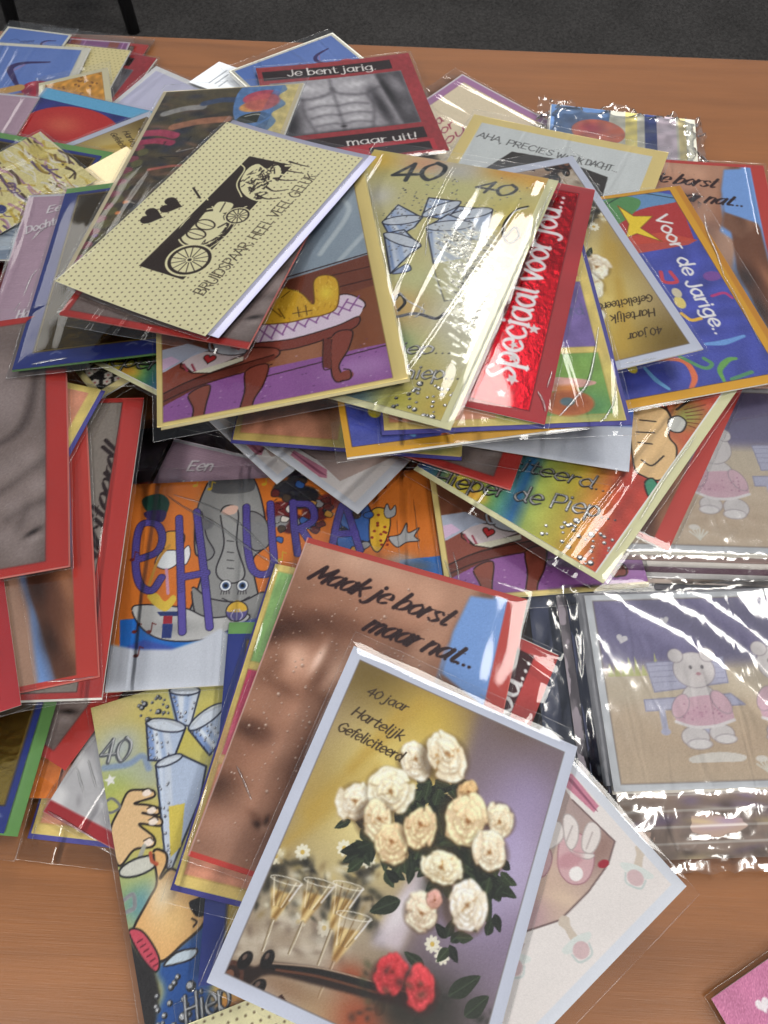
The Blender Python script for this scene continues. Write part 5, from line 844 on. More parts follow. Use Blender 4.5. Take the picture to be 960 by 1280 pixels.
def d_party():
    c = Canvas(120, 110, .7, (206, 204, 190)); c.poly([(0, 0), (50, 0), (44, 60), (0, 70)], (86, 120, 170)); c.ell(40, 30, 22, 16, (214, 110, 80)); c.blob(34, 26, 10, 7, (206, 60, 90), .9); c.rect(78, 0, 88, 110, (44, 60, 130)); c.rect(88, 0, 104, 110, (206, 190, 206)); c.rect(62, 0, 72, 110, (236, 220, 130)); c.rect(106, 0, 112, 110, (222, 206, 150)); c.ell(52, 50, 4, 5, (50, 80, 150)); c.ell(24, 60, 14, 10, (60, 130, 90), soft=2); c.noise(.06, 6); return c
def d_night():
    c = Canvas(85, 85, .9, (52, 46, 54)); c.blob(50, 60, 20, 20, (74, 64, 78), .7); c.rect(0, 80, 85, 85, (150, 60, 44)); c.noise(.1, 9); return c
def d_muted():
    c = Canvas(120, 50, .7, (150, 128, 116)); g = random.Random(17)
    for k in range(90): c.blob(g.uniform(0, 120), g.uniform(0, 50), g.uniform(2, 8), g.uniform(1, 3), ((112, 92, 120), (176, 156, 120), (190, 178, 168), (96, 78, 70), (140, 120, 150), (196, 176, 96))[g.randrange(6)], .8, g.uniform(-20, 20))
    for k in range(5): c.stroke([(0, 6 + k * 9), (60, 5 + k * 9), (120, 7 + k * 9)], 1.2, (206, 200, 196), .7)
    return c
def d_shine():  # sleeve glare painted as pale half-foil blotches; the red border is print
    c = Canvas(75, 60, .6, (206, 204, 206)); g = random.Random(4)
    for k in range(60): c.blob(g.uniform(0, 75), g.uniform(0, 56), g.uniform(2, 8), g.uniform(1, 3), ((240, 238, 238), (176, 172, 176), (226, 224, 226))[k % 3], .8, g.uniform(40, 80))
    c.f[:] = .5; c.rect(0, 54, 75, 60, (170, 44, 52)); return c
def d_jou():
    c = Canvas(80, 80, .5, (190, 62, 60)); c.rect(0, 8, 74, 69, (66, 20, 28)); c.noise(.04, 8); text(c, 'jou...', *[(34.2,68.4),(71.9,68.0)], 8.4, 'serif', (226, 224, 226)); c.grain(.01); return c
# folds in the sleeves: half width, then points in millimetres from the card's middle
CREASE = {'hoera35': [(0.7, [(-72.9, 58.6), (-60.9, 52.9), (-42.1, 45.1), (-23.4, 31.7), (-7.3, 12.7), (4.6, -1.9)]), (0.9, [(-70.5, 57.3), (-55.8, 44.9), (-37.0, 32.6), (-18.5, 16.0), (-4.2, 5.1)]), (0.5, [(76.0, 44.2), (76.4, 28.0), (76.4, 7.4)]), (0.4, [(65.5, 28.7), (65.4, 3.1)])], 'toyK': [(0.9, [(61.5, -16.4), (54.2, -39.7), (47.4, -56.3), (38.4, -66.8), (28.8, -76.9)]), (0.6, [(64.3, -51.6), (60.0, -67.9), (53.5, -78.2), (49.3, -82.2)])], 'jarige24': [(0.7, [(-55.4, 60.3), (-39.3, 55.1), (-18.7, 52.4), (0.1, 48.5)]), (0.5, [(0.1, 48.5), (24.4, 47.9), (56.9, 45.4)])], 'torsoB': [(0.5, [(-53.6, -40.3), (-48.6, -45.1), (-42.0, -52.2)]), (0.35, [(48.0, 25.5), (53.3, 23.8)]), (0.35, [(25.8, 29.7), (28.1, 27.0)])], 'bruid': [(0.5, [(-78.2, -48.8), (-23.6, -48.2), (56.5, -49.5), (83.1, -52.8)]), (0.4, [(91.4, -41.2), (86.1, -51.2)])], 'foilC': [(0.7, [(60.2, -99.2), (60.8, -48.8), (61.0, 9.1), (61.0, 93.8)]), (0.5, [(-6.4, 54.6), (-0.1, 34.6), (6.3, 14.2)]), (0.5, [(19.3, -23.5), (19.3, -31.4), (17.2, -35.9)])], 'arm36': [(0.6, [(-53.5, -30.4), (-51.9, -38.3), (-51.6, -48.8)]), (0.5, [(-48.4, -25.9), (-47.3, -36.8), (-47.9, -47.7)])], 'rosesA': [(0.5, [(-56.8, 64.2), (-57.9, 35.5), (-57.9, 18.4)]), (0.4, [(-58.0, -46.1), (-58.2, -59.4), (-56.9, -71.1)]), (0.4, [(-55.0, -49.2), (-54.6, -61.0)])], 'foil37': [(0.6, [(57.3, -51.6), (55.6, -20.9), (56.1, 17.0)]), (0.4, [(56.6, -76.3), (56.3, -58.5)])], 'gold12': [(0.8, [(-56.1, -84.9), (-46.9, -83.9), (-35.8, -83.1)])], 'armE': [(0.4, [(67.9, 73.2), (68.2, 54.5), (67.6, 36.8)])], 'spec27': [(0.6, [(-60.0, -50.3), (-71.7, -49.6)]), (0.8, [(-75.8, -45.1), (-80.4, -48.5), (-87.8, -51.5)])], 'lilac11': [(0.6, [(-31.2, 35.5), (-27.3, 43.2), (-20.0, 50.8)]), (0.6, [(-25.8, -17.4), (-24.6, -3.0), (-22.1, 5.7)]), (0.5, [(-29.0, -31.3), (-26.7, -23.0)])], 'grey43': [(0.5, [(56.8, -84.0), (60.0, -81.9), (61.6, -76.7)])], 'jarige30': [(0.8, [(8.6, -36.1), (13.3, -33.4), (19.3, -29.3)])], 'torso44': [(0.5, [(39.7, -84.0), (50.6, -85.6), (60.9, -86.2)])], 'roses25': [(0.4, [(-2.7, 93.0), (-12.2, 77.5), (-19.4, 54.2)]), (0.5, [(-14.4, 87.4), (-33.8, 88.7)])], 'baby56': [(0.4, [(-23.8, 60.2), (-0.6, 61.5), (40.8, 62.7)])], 'grey49': [(0.6, [(-35.4, -28.8), (-26.0, -29.2), (-7.4, -30.0)]), (0.6, [(-34.5, -6.7), (-25.2, -14.7)]), (0.6, [(-31.7, -1.3), (-20.7, -10.7)])], 'toy49': [(0.4, [(-24.8, -25.6), (-24.9, -18.5)])], 'aha': [(0.5, [(7.1, 54.2), (19.4, 50.1), (32.4, 42.4)])]}
CARDS = [
 ('redA', 'grey', 'TR', [-0.2786, 0.6422, 0.0025, -0.1598, -0.0076, -0.0106], 0.1, 0.12, 0.0009),
 ('redB', 'jarig', 'TR', [-0.2686, 0.634, 0.005, -0.2508, 0.0007, 0.0008], 0.1, 0.1, 0.0009),
 ('mauve', 'mauve', None, [-0.2927, 0.6443, 0.0065, -0.073, 0.0003, 0.0001], 0.11, 0.1, 0.0009),
 ('dotsA', 'dots', None, [-0.3016, 0.5989, 0.008, -0.1324, 0.0007, 0.0006], 0.12, 0.17, 0.0009),
 ('skyA', 'sky', None, [-0.3204, 0.67, 0.0096, -0.1728, 0.0002, 0.0003], 0.06, 0.06, 0.0009),
 ('skyB', 'sky', None, [-0.3533, 0.6172, 0.0111, -0.0597, 0.0011, 0.0011], 0.17, 0.12, 0.0009),
 ('lilacB', 'swan', None, [-0.1723, 0.5768, 0.0091, -0.5154, 0.0459, 0.0117], 0.12, 0.09, 0.0009),
 ('label', 'label', None, [-0.1347, 0.6274, 0.0112, 1.0895, -0.0868, 0.0461], 0.0423, 0.06, 0.0009),
 ('bluep', 'sky', None, [-0.0692, 0.6296, 0.0159, 0.6685, -0.0052, 0.0271], 0.1054, 0.0899, 0.004),
 ('purple', 'purple', None, [0.0828, 0.5581, 0.0037, 0.8527, -0.0203, -0.0045], 0.12, 0.17, 0.0009),
 ('jarig', 'jarig', None, [-0.0361, 0.5837, 0.0174, 0.2485, -0.0045, 0.0182], 0.1305, 0.1321, 0.0009),
 ('leop', 'leopard', None, [-0.2548, 0.5807, 0.0162, 0.2741, 0.0137, -0.0967], 0.058, 0.09, 0.0009),
 ('packfar', 'party', None, [0.1771, 0.5362, 0.0174, -0.1335, -0.0046, 0.007], 0.1149, 0.11, 0.012),
 ('torsoR', 'torso', None, [0.2107, 0.4406, 0.0195, -0.0745, 0.0013, -0.0029], 0.1272, 0.172, 0.0009),
 ('aha', 'aha', None, [0.1072, 0.4808, 0.0235, -0.3818, -0.027, -0.0627], 0.1537, 0.15, 0.0009),
 ('balloon', 'balloon', None, [-0.2161, 0.5141, 0.0211, -0.2898, 0.0008, -0.0002], 0.1699, 0.12, 0.0009),
 ('lilac2', 'lilac', 'TR', [-0.318, 0.5366, 0.0226, -0.1279, -0.0029, -0.0054], 0.06, 0.1, 0.0009),
 ('rosesL', 'roses', 'TL', [-0.205, 0.5105, 0.0226, -0.9191, 0.0008, -0.0002], 0.075, 0.09, 0.0009),
 ('gold7', 'gold', 'TR', [-0.2744, 0.4981, 0.0243, -0.2191, -0.0003, 0.0005], 0.12, 0.06, 0.0009),
 ('blank9', 'cream', None, [-0.2043, 0.4819, 0.0258, 0.8192, -0.0003, 0.0006], 0.06, 0.045, 0.0009),
 ('redC', 'jarig', 'TR', [-0.3103, 0.4157, 0.0015, -0.0535, 0.0, 0.0], 0.08, 0.06, 0.0009),
 ('silver10', 'silver', None, [-0.2889, 0.4308, 0.0258, 0.0389, 0.001, -0.0001], 0.07, 0.07, 0.0009),
 ('crazy', 'crazy', None, [-0.2775, 0.4629, 0.0286, -0.7782, 0.0184, -0.0098], 0.075, 0.11, 0.0009),
 ('lilac11', 'lilac', None, [-0.2087, 0.3761, 0.0333, 0.0549, -0.0146, -0.0376], 0.085, 0.165, 0.0009),
 ('toy49', 'toy', 'BL', [-0.1348, 0.0642, 0.0018, -0.0807, 0.0087, 0.0005], 0.055, 0.05, 0.0009),
 ('hoera49', 'hoera', 'TR', [-0.1797, 0.084, 0.0035, 4.7149, -0.0008, -0.0004], 0.05, 0.05, 0.0009),
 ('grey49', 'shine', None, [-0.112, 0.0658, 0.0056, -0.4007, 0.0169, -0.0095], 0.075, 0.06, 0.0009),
 ('tag49', 'grey', 'BR', [-0.1538, 0.0983, 0.0074, -0.4882, 0.0088, -0.0056], 0.03, 0.045, 0.0009),
 ('foil50', 'foilb', None, [-0.0489, 0.0337, 0.0068, 0.3582, 0.0092, 0.0479], 0.13, 0.192, 0.0009),
 ('gold48', 'gold', None, [-0.2283, 0.1321, 0.009, 6.2306, -0.0001, -0.0006], 0.135, 0.175, 0.0009),
 ('night', 'night', None, [-0.1238, 0.2616, 0.0015, 0.1728, -0.0, -0.0], 0.085, 0.042, 0.0009),
 ('lilacC', 'lilac', 'TL', [-0.096, 0.2314, 0.003, -0.2351, 0.0007, 0.0004], 0.085, 0.06, 0.0009),
 ('hoera35', 'hoera', None, [-0.0554, 0.1778, 0.0119, 0.0864, -0.0213, -0.0102], 0.1759, 0.1237, 0.0009),
 ('lace', 'lace', None, [-0.1684, 0.3118, 0.0377, 0.7325, 0.0005, -0.001], 0.05, 0.06, 0.0009),
 ('grey45', 'greytext', None, [-0.1722, 0.1837, 0.0388, 0.0607, 0.0075, -0.001], 0.075, 0.1746, 0.0009),
 ('torso44', 'torso', None, [-0.2143, 0.1769, 0.0413, 6.5292, 0.0044, 0.0149], 0.125, 0.172, 0.0009),
 ('spec46', 'spec', 'BL', [-0.2154, 0.1427, 0.0433, 1.9455, 0.0032, 0.0055], 0.13, 0.06, 0.0009),
 ('toy47', 'toy', 'TR', [-0.1934, 0.2451, 0.0449, -0.2265, -0.0015, 0.001], 0.05, 0.07, 0.0009),
 ('grey43', 'grey', None, [-0.2367, 0.2312, 0.0471, 6.5167, 0.0034, 0.0111], 0.125, 0.172, 0.0009),
 ('arm36', 'arm', 'BL', [0.0837, 0.2224, 0.0146, 0.1139, -0.0009, 0.0007], 0.11, 0.11, 0.0009),
 ('baby34', 'baby', 'TL', [-0.0673, 0.2868, 0.0122, 2.3723, -0.0002, -0.0002], 0.08, 0.07, 0.0009),
 ('baby33', 'baby', 'TL', [-0.0279, 0.2927, 0.0155, 2.477, -0.02, -0.0041], 0.12, 0.11, 0.0009),
 ('pack41', 'bunny', None, [0.1965, 0.1207, 0.0167, 0.0511, 0.0616, -0.0191], 0.1727, 0.0988, 0.007),
 ('pack39', 'bunny', None, [0.1851, 0.2494, 0.0211, -0.0067, -0.0009, 0.0011], 0.172, 0.115, 0.006),
 ('torso38', 'torso', 'BR', [0.1613, 0.2632, 0.0226, 5.7681, -0.0009, 0.0011], 0.06, 0.13, 0.0009),
 ('foil37', 'rainbow', None, [0.1218, 0.2777, 0.0326, -0.6395, -0.0373, -0.0601], 0.1208, 0.1919, 0.0009),
 ('grey32', 'grey', 'BR', [0.0426, 0.2793, 0.0322, -0.3515, -0.0084, -0.0151], 0.09, 0.09, 0.0009),
 ('hoera31', 'hoera', 'BR', [0.0674, 0.2797, 0.0364, -0.1933, 0.0033, -0.0429], 0.15, 0.07, 0.0009),
 ('toy30', 'toy', 'BL', [-0.0196, 0.2863, 0.037, -0.0626, 0.0012, -0.0025], 0.13, 0.09, 0.0009),
 ('jarige24', 'jarige', None, [0.1685, 0.3691, 0.0425, -1.3073, 0.0248, 0.0331], 0.1709, 0.112, 0.0009),
 ('roses25', 'roses', None, [0.091, 0.3664, 0.0617, 3.4684, -0.0064, 0.013], 0.127, 0.18, 0.0009),
 ('jarige30', 'jarige', 'BR', [0.0377, 0.2657, 0.0641, 4.8954, 0.0024, -0.0073], 0.07, 0.13, 0.0009),
 ('toyK', 'toy', None, [0.0571, 0.3219, 0.0661, 0.0814, 0.0014, -0.0004], 0.1323, 0.168, 0.0009),
 ('spec27', 'spec', None, [0.0559, 0.3465, 0.0682, -4.9612, 0.0062, -0.0018], 0.1921, 0.105, 0.0009),
 ('foilC', 'foil', None, [0.01, 0.3476, 0.0714, -0.3593, -0.0283, -0.0981], 0.1258, 0.2062, 0.0009),
 ('foil17', 'rainbow', 'BL', [-0.1347, 0.3057, 0.0482, -0.5013, -0.0004, 0.0025], 0.08, 0.06, 0.0009),
 ('gold12', 'gold', None, [-0.153, 0.3733, 0.0525, 0.0756, -0.0727, -0.119], 0.1349, 0.176, 0.0009),
 ('armE', 'arm', None, [-0.0697, 0.3311, 0.0716, -6.107, 0.0301, -0.1249], 0.1342, 0.1703, 0.0009),
 ('family', 'family', None, [-0.1307, 0.4345, 0.0669, -0.1453, -0.0475, -0.1628], 0.1075, 0.2005, 0.0009),
 ('grey15', 'grey', 'BL', [-0.1151, 0.3342, 0.0792, -0.2638, -0.0605, -0.0653], 0.1126, 0.0999, 0.0009),
 ('bruid', 'bruid', None, [-0.1038, 0.3777, 0.0794, 1.1052, -0.0631, -0.0748], 0.1728, 0.1043, 0.0009),
 ('bruid57', 'bruid', 'TL', [-0.0142, -0.0593, 0.0092, 0.3579, 0.0003, 0.0006], 0.1, 0.1, 0.0009),
 ('gold51', 'gold', 'TL', [-0.0265, 0.0678, 0.015, 0.0409, 0.0004, -0.0054], 0.1, 0.1622, 0.0009),
 ('toy52', 'toy', None, [-0.0132, 0.0885, 0.0168, -0.1895, -0.0001, -0.0017], 0.125, 0.1627, 0.0009),
 ('spec54', 'jou', 'BR', [0.0378, 0.1125, 0.0185, 7.4155, 0.0008, 0.0032], 0.08, 0.08, 0.0009),
 ('torsoB', 'torso', None, [-0.0033, 0.0974, 0.0229, -0.2575, 0.0251, 0.0392], 0.1211, 0.1637, 0.0009),
 ('baby56', 'baby', None, [0.0587, 0.0201, 0.0242, -0.8779, -0.0086, -0.0179], 0.088, 0.125, 0.0009),
 ('rosesA', 'roses', None, [0.0145, 0.0357, 0.0361, -0.3623, 0.0591, 0.1627], 0.1147, 0.1455, 0.0009),
 ('pink', 'pink', None, [0.2233, -0.0536, 0.0015, 0.4951, -0.0001, -0.0003], 0.1, 0.14, 0.0009),
]
# ------------------------------------------------------------------ the setting: floor and table
def wood():
    m, nt, out = new_mat('wood_laminate'); tc = N(nt, 'TexCoord')
    mp = N(nt, 'Mapping'); mp.inputs['Scale'].default_value = (2.2, 26.0, 8.0); nt.links.new(tc.outputs['Object'], mp.inputs[0])
    n1 = N(nt, 'TexNoise', Scale=2.0, Detail=6.0, Roughness=0.58, Distortion=0.5); nt.links.new(mp.outputs[0], n1.inputs['Vector'])
    mp2 = N(nt, 'Mapping'); mp2.inputs['Scale'].default_value = (9.0, 420.0, 20.0); nt.links.new(tc.outputs['Object'], mp2.inputs[0])
    n2 = N(nt, 'TexNoise', Scale=3.0, Detail=4.0, Roughness=0.7); nt.links.new(mp2.outputs[0], n2.inputs['Vector'])
    n3 = N(nt, 'TexNoise', Scale=3.2, Detail=3.0); nt.links.new(tc.outputs['Object'], n3.inputs['Vector'])
    cr = N(nt, 'ValToRGB'); cr.color_ramp.elements[0].position = .22; cr.color_ramp.elements[0].color = (*srgb((112, 70, 38)), 1); cr.color_ramp.elements[1].position = .80; cr.color_ramp.elements[1].color = (*srgb((138, 88, 49)), 1)
    nt.links.new(n1.outputs['Fac'], cr.inputs[0])
    mx = N(nt, 'Mix', data_type='RGBA', blend_type='MULTIPLY'); mx.inputs[0].default_value = .30; nt.links.new(cr.outputs[0], mx.inputs[6]); nt.links.new(n2.outputs['Fac'], mx.inputs[7])
    b = N(nt, 'BsdfPrincipled'); b.inputs['Specular IOR Level'].default_value = .32; nt.links.new(mx.outputs[2], b.inputs['Base Color'])
    mr = N(nt, 'MapRange'); mr.inputs[3].default_value = .26; mr.inputs[4].default_value = .46; nt.links.new(n3.outputs['Fac'], mr.inputs[0]); nt.links.new(mr.outputs[0], b.inputs['Roughness'])
    bp = N(nt, 'Bump'); bp.inputs['Strength'].default_value = .2; bp.inputs['Distance'].default_value = .0004; nt.links.new(n2.outputs['Fac'], bp.inputs['Height']); nt.links.new(bp.outputs[0], b.inputs['Normal'])
    nt.links.new(b.outputs[0], out.inputs[0]); return m
def carpet():
    m, nt, out = new_mat('dark_carpet'); tc = N(nt, 'TexCoord')
    n = N(nt, 'TexNoise', Scale=160.0, Detail=5.0, Roughness=.8); nt.links.new(tc.outputs['Object'], n.inputs['Vector'])
    n2 = N(nt, 'TexNoise', Scale=5.0, Detail=2.0); nt.links.new(tc.outputs['Object'], n2.inputs['Vector'])
    cr = N(nt, 'ValToRGB'); cr.color_ramp.elements[0].position = .3; cr.color_ramp.elements[0].color = (.012, .011, .011, 1); cr.color_ramp.elements[1].position = .75; cr.color_ramp.elements[1].color = (.095, .090, .088, 1)
    nt.links.new(n.outputs['Fac'], cr.inputs[0])
    b = N(nt, 'BsdfPrincipled', Roughness=1.0); b.inputs['Specular IOR Level'].default_value = .1
    mx = N(nt, 'Mix', data_type='RGBA', blend_type='MULTIPLY'); mx.inputs[0].default_value = .5; nt.links.new(cr.outputs[0], mx.inputs[6]); nt.links.new(n2.outputs['Fac'], mx.inputs[7]); nt.links.new(mx.outputs[2], b.inputs['Base Color'])
    bp = N(nt, 'Bump'); bp.inputs['Strength'].default_value = .6; bp.inputs['Distance'].default_value = .004; nt.links.new(n.outputs['Fac'], bp.inputs['Height']); nt.links.new(bp.outputs[0], b.inputs['Normal'])
    nt.links.new(b.outputs[0], out.inputs[0]); return m
FLOOR_Z = -.74
me = bpy.data.meshes.new('floor'); me.from_pydata([(-6, -3, FLOOR_Z), (6, -3, FLOOR_Z), (6, 9, FLOOR_Z), (-6, 9, FLOOR_Z)], [], [(0, 1, 2, 3)])
tag(link('floor', me, mats=[carpet()]), kind='structure')

def bevelled(x0, x1, y0, y1, z0, z1, r, seg=4, edges=None):
    bm = bmesh.new(); bmesh.ops.create_cube(bm, size=1)
    for v in bm.verts: v.co = Vector(((x0 + x1) / 2 + v.co.x * (x1 - x0), (y0 + y1) / 2 + v.co.y * (y1 - y0), (z0 + z1) / 2 + v.co.z * (z1 - z0)))
    bmesh.ops.bevel(bm, geom=bm.edges[:], offset=r, segments=seg, affect='EDGES', profile=.5)
    me = bpy.data.meshes.new('slab'); bm.to_mesh(me); bm.free()
    for p in me.polygons: p.use_smooth = True
    return me
def tube(path, radii, n=12):
    bm = bmesh.new(); rings = []
    for i, (p, r) in enumerate(zip(path, radii)):
        d = (Vector(path[min(i + 1, len(path) - 1)]) - Vector(path[max(i - 1, 0)])).normalized()
        a = d.orthogonal().normalized(); b = d.cross(a)
        rings.append([bm.verts.new(Vector(p) + r * (a * math.cos(2 * math.pi * k / n) + b * math.sin(2 * math.pi * k / n))) for k in range(n)])
    for q, w in zip(rings, rings[1:]):
        for k in range(n): bm.faces.new((q[k], q[(k + 1) % n], w[(k + 1) % n], w[k]))
    bm.faces.new(rings[0][::-1]); bm.faces.new(rings[-1])
    bmesh.ops.recalc_face_normals(bm, faces=bm.faces[:])
    me = bpy.data.meshes.new('tube'); bm.to_mesh(me); bm.free()
    for p in me.polygons: p.use_smooth = True
    return me
METAL = plain('dark_metal', (34, 33, 34), .45, .4, .3)
table = empty('table', (0, .3, FLOOR_Z), (0, 0, R(-1.32)))
tag(table, 'wood laminate table top under the heap of cards', 'table')
H = -FLOOR_Z
link('table_top', bevelled(-.95, .95, -.56, .409, H - .026, H, .004), table, [wood()])
for sx in (-.86, .86):
    for y in (-.48, .30): link('leg', tube([(sx, y, 0), (sx, y, .3), (sx, y, H - .027)], [.02, .022, .022]), table, [METAL])

# a chair standing on the carpet behind the table
chair = empty('chair', (-.86, 2.30, FLOOR_Z), (0, 0, R(6)))
tag(chair, 'dark chair standing on the carpet behind the table', 'chair')
for x, y in ((-.12, -.2), (.12, -.2), (-.12, .2), (.12, .2)):
    link('leg', tube([(x * 1.25, y * 1.25, 0), (x * 1.1, y * 1.1, .25), (x, y, .44)], [.016, .02, .022]), chair, [METAL])
for a, b in (((-.135, -.23, .09), (.135, -.23, .09)), ((-.135, .23, .09), (.135, .23, .09))): link('stretcher', tube([a, b], [.012, .012]), chair, [METAL])
link('seat', bevelled(-.23, .23, -.23, .23, .44, .49, .02), chair, [plain('chair_fabric', (40, 40, 44), .9)])
link('backrest', bevelled(-.22, .22, .21, .25, .56, .9, .018), chair, [plain('chair_fabric_back', (40, 40, 44), .9)])
for x in (-.17, .17): link('back_post', tube([(x, .22, .46), (x, .23, .7)], [.014, .014]), chair, [METAL])

# ------------------------------------------------------------------ the cards
DESIGN = {}
def design(n):
    if n not in DESIGN: DESIGN[n] = globals()['d_' + n]()
    return DESIGN[n]
# (left, top, right, bottom) millimetres by which the envelope shows beyond the card, and its colour
ENVELOPE = {'rainbow': ((0, 0, 6.5, 3.0), (222, 220, 176)), 'foil': ((0, 0, 6.5, 4.0), (222, 220, 176)), 'toy': ((1.2, 0, 3.2, 2.6), (78, 76, 152)), 'gold': ((0, 6.5, 6.5, .8), (106, 156, 88))}
EXTRA = {'bruid': ((0, 0, 4.5, 7.0), (190, 190, 218)), 'bruid57': ((0, 0, 3, 3), (190, 190, 218)), 'armE': ((0, 0, 1.0, 1.8), (226, 212, 160))}
FRONT = {}
def front_mesh(des, x0, y0, x1, y1, key):
    """the printed sheet cut from the design, millimetre window x0..x1, y0..y1, centred on the window's own middle"""
    if key in FRONT: return FRONT[key]
    c = design(des)
    i0, i1 = max(0, int(round(x0 / c.w * (c.nx - 1)))), min(c.nx - 1, int(round(x1 / c.w * (c.nx - 1))))
    j0, j1 = max(0, int(round(y0 / c.h * (c.ny - 1)))), min(c.ny - 1, int(round(y1 / c.h * (c.ny - 1))))
    a = np.clip(c.a[j0:j1 + 1, i0:i1 + 1], 0, 1) ** 1.06 - .010; gr = a.mean(-1, keepdims=True); a = gr + (a - gr) * .90; f = c.f[j0:j1 + 1, i0:i1 + 1]
    ny, nx = f.shape
    X, Y = np.meshgrid(np.linspace(-.5, .5, nx) * (x1 - x0) / 1000, np.linspace(.5, -.5, ny) * (y1 - y0) / 1000)
    me = grid_mesh('printed_front', X, Y, np.zeros_like(X))
    at = me.attributes.new('ink', 'BYTE_COLOR', 'POINT')
    at.data.foreach_set('color_srgb', np.concatenate([np.clip(a, 0, 1), np.ones((ny, nx, 1))], -1).astype(np.float32).ravel())
    at = me.attributes.new('foil', 'FLOAT', 'POINT'); at.data.foreach_set('value', f.astype(np.float32).ravel())
    me.materials.append(PRINT); FRONT[key] = me
    return me
def window(des, anchor, w, h):
    c = design(des)
    if anchor is None: return (0, 0, c.w, c.h, w * 1000 / c.w, h * 1000 / c.h)
    W, Hh = w * 1000, h * 1000
    x0 = 0 if 'L' in anchor else c.w - W; y0 = 0 if 'T' in anchor else c.h - Hh
    return (x0, y0, x0 + W, y0 + Hh, 1, 1)
def bow(X, Y, bend, w, h):
    return bend * ((Y / (h / 2)) ** 2 * .7 + (X / (w / 2)) ** 2 * .5 * np.clip(Y / h + .6, 0, 1)) if bend else 0 * X
def leaf_mesh(x0, x1, y0, y1, z0, z1, bend, w, h):
    if not bend: return box_mesh(x0, x1, y0, y1, z0, z1)
    X, Y = np.meshgrid(np.linspace(x0, x1, 10), np.linspace(y1, y0, 14)); Z = bow(X, Y, bend, w, h)
    me = grid_mesh('leaf', X, Y, Z + z1); bm = bmesh.new(); bm.from_mesh(me); ret = bmesh.ops.extrude_face_region(bm, geom=bm.faces[:])
    for v in ret['geom']:
        if isinstance(v, bmesh.types.BMVert): v.co.z -= z1 - z0
    bmesh.ops.recalc_face_normals(bm, faces=bm.faces[:]); bm.to_mesh(me); bm.free(); return me
def add_sheet(parent, des, anchor, w, h, top, th, key, ins=(0, 0, 0, 0), stock=(232, 230, 224), bend=0):
    """card stock and its printed front; ins = millimetres left free at each side for the envelope"""
    l, t, r, b = (v / 1000 for v in ins)
    X0, X1, Y0, Y1 = -w / 2 + l, w / 2 - r, -h / 2 + b, h / 2 - t
    g = random.Random(int(w * 1e5 + h * 1e6)); o1, o2 = g.uniform(-.0006, .0009), g.uniform(-.0009, .0005)
    link('front_leaf', leaf_mesh(X0, X1, Y0, Y1, top - th * .42, top - .00006, bend, w, h), parent, [paper(stock)])
    link('back_leaf', leaf_mesh(X0 + min(o1, .0006), X1 + o1, Y0 + o2, Y1 + min(o2, 0), top - th, top - th * .58, bend, w, h), parent, [paper(stock)])
    x0, y0, x1, y1, sx, sy = window(des, anchor, w, h)
    me = front_mesh(des, x0 + l * 1000 / sx, y0 + t * 1000 / sy, x1 - r * 1000 / sx, y1 - b * 1000 / sy, key)
    if bend:
        me = me.copy(); co = np.empty(len(me.vertices) * 3, np.float32); me.vertices.foreach_get('co', co); co = co.reshape(-1, 3)
        co[:, 2] = bow(co[:, 0] * sx + (X0 + X1) / 2, co[:, 1] * sy + (Y0 + Y1) / 2, bend, w, h); me.vertices.foreach_set('co', co.ravel()); me.update()
    o = link('printed_front', me, parent)
    o.location = ((X0 + X1) / 2, (Y0 + Y1) / 2, top); o.scale = (sx, sy, 1)
    return o
def add_sleeve(parent, w, h, th, seed, kind=0, flap='b', m=.0022, lift=.00024, bend=0):
    g = random.Random(seed); fl = g.uniform(.005, .011)
    e = dict(l=m, r=m, t=m, b=m); e[flap] = fl
    x0, x1, y0, y1 = -w / 2 - e['l'], w / 2 + e['r'], -h / 2 - e['b'], h / 2 + e['t']
    nx, ny = max(12, int((x1 - x0) / .0026)), max(12, int((y1 - y0) / .0026))
    X, Y = np.meshgrid(np.linspace(x0, x1, nx), np.linspace(y1, y0, ny))
    over = np.maximum(np.maximum(-w / 2 - X, X - w / 2), np.maximum(-h / 2 - Y, Y - h / 2)); inside = np.clip(-over / .006, 0, 1)
    Z = lift + .00014 * inside * smooth_noise(X, Y, seed, 70) ** 2
    Z = np.where(over > -.0008, lift - (th * .55) * np.clip((over + .0008) / .002, 0, 1) + .00012 * smooth_noise(X, Y, seed + 5, 120) * np.clip(over / .003, 0, 1), Z)
    Z = Z + bow(X, Y, bend, w, h)
    me = grid_mesh('sleeve', X, Y, Z)
    me.polygons.foreach_set('use_smooth', np.ones(len(me.polygons), bool))
    sl = link('sleeve', me, parent, [FILM[kind]])
    zs = lift - th * .55
    ring = []
    for a_, b_ in (((x0, y0), (x1, y0)), ((x1, y0), (x1, y1)), ((x1, y1), (x0, y1)), ((x0, y1), (x0, y0))):
        for u in np.linspace(0, 1, 16)[:-1]: ring.append((a_[0] + (b_[0] - a_[0]) * u + g.uniform(-.0002, .0002), a_[1] + (b_[1] - a_[1]) * u + g.uniform(-.0002, .0002), zs + g.uniform(-.0001, .0003)))
    if bend: ring = [(x, y, z + float(bow(np.array(x), np.array(y), bend, w, h))) for x, y, z in ring]
    link('seam', half(tube(ring + ring[:1], [g.uniform(.00003, .00022) for _ in ring] + [.0002], 8)), sl, [SEAM])
    return sl
SEAM = film_material('film_fold', 0.0002, 120.0, 0.2, rough=0.25, gain=5.0)
def half(me):
    """keep only the upward faces: a single layer of folded film"""
    bm = bmesh.new(); bm.from_mesh(me); bm.normal_update(); bmesh.ops.delete(bm, geom=[f for f in bm.faces if f.normal.z < .05], context='FACES'); bm.to_mesh(me); bm.free()
    return me
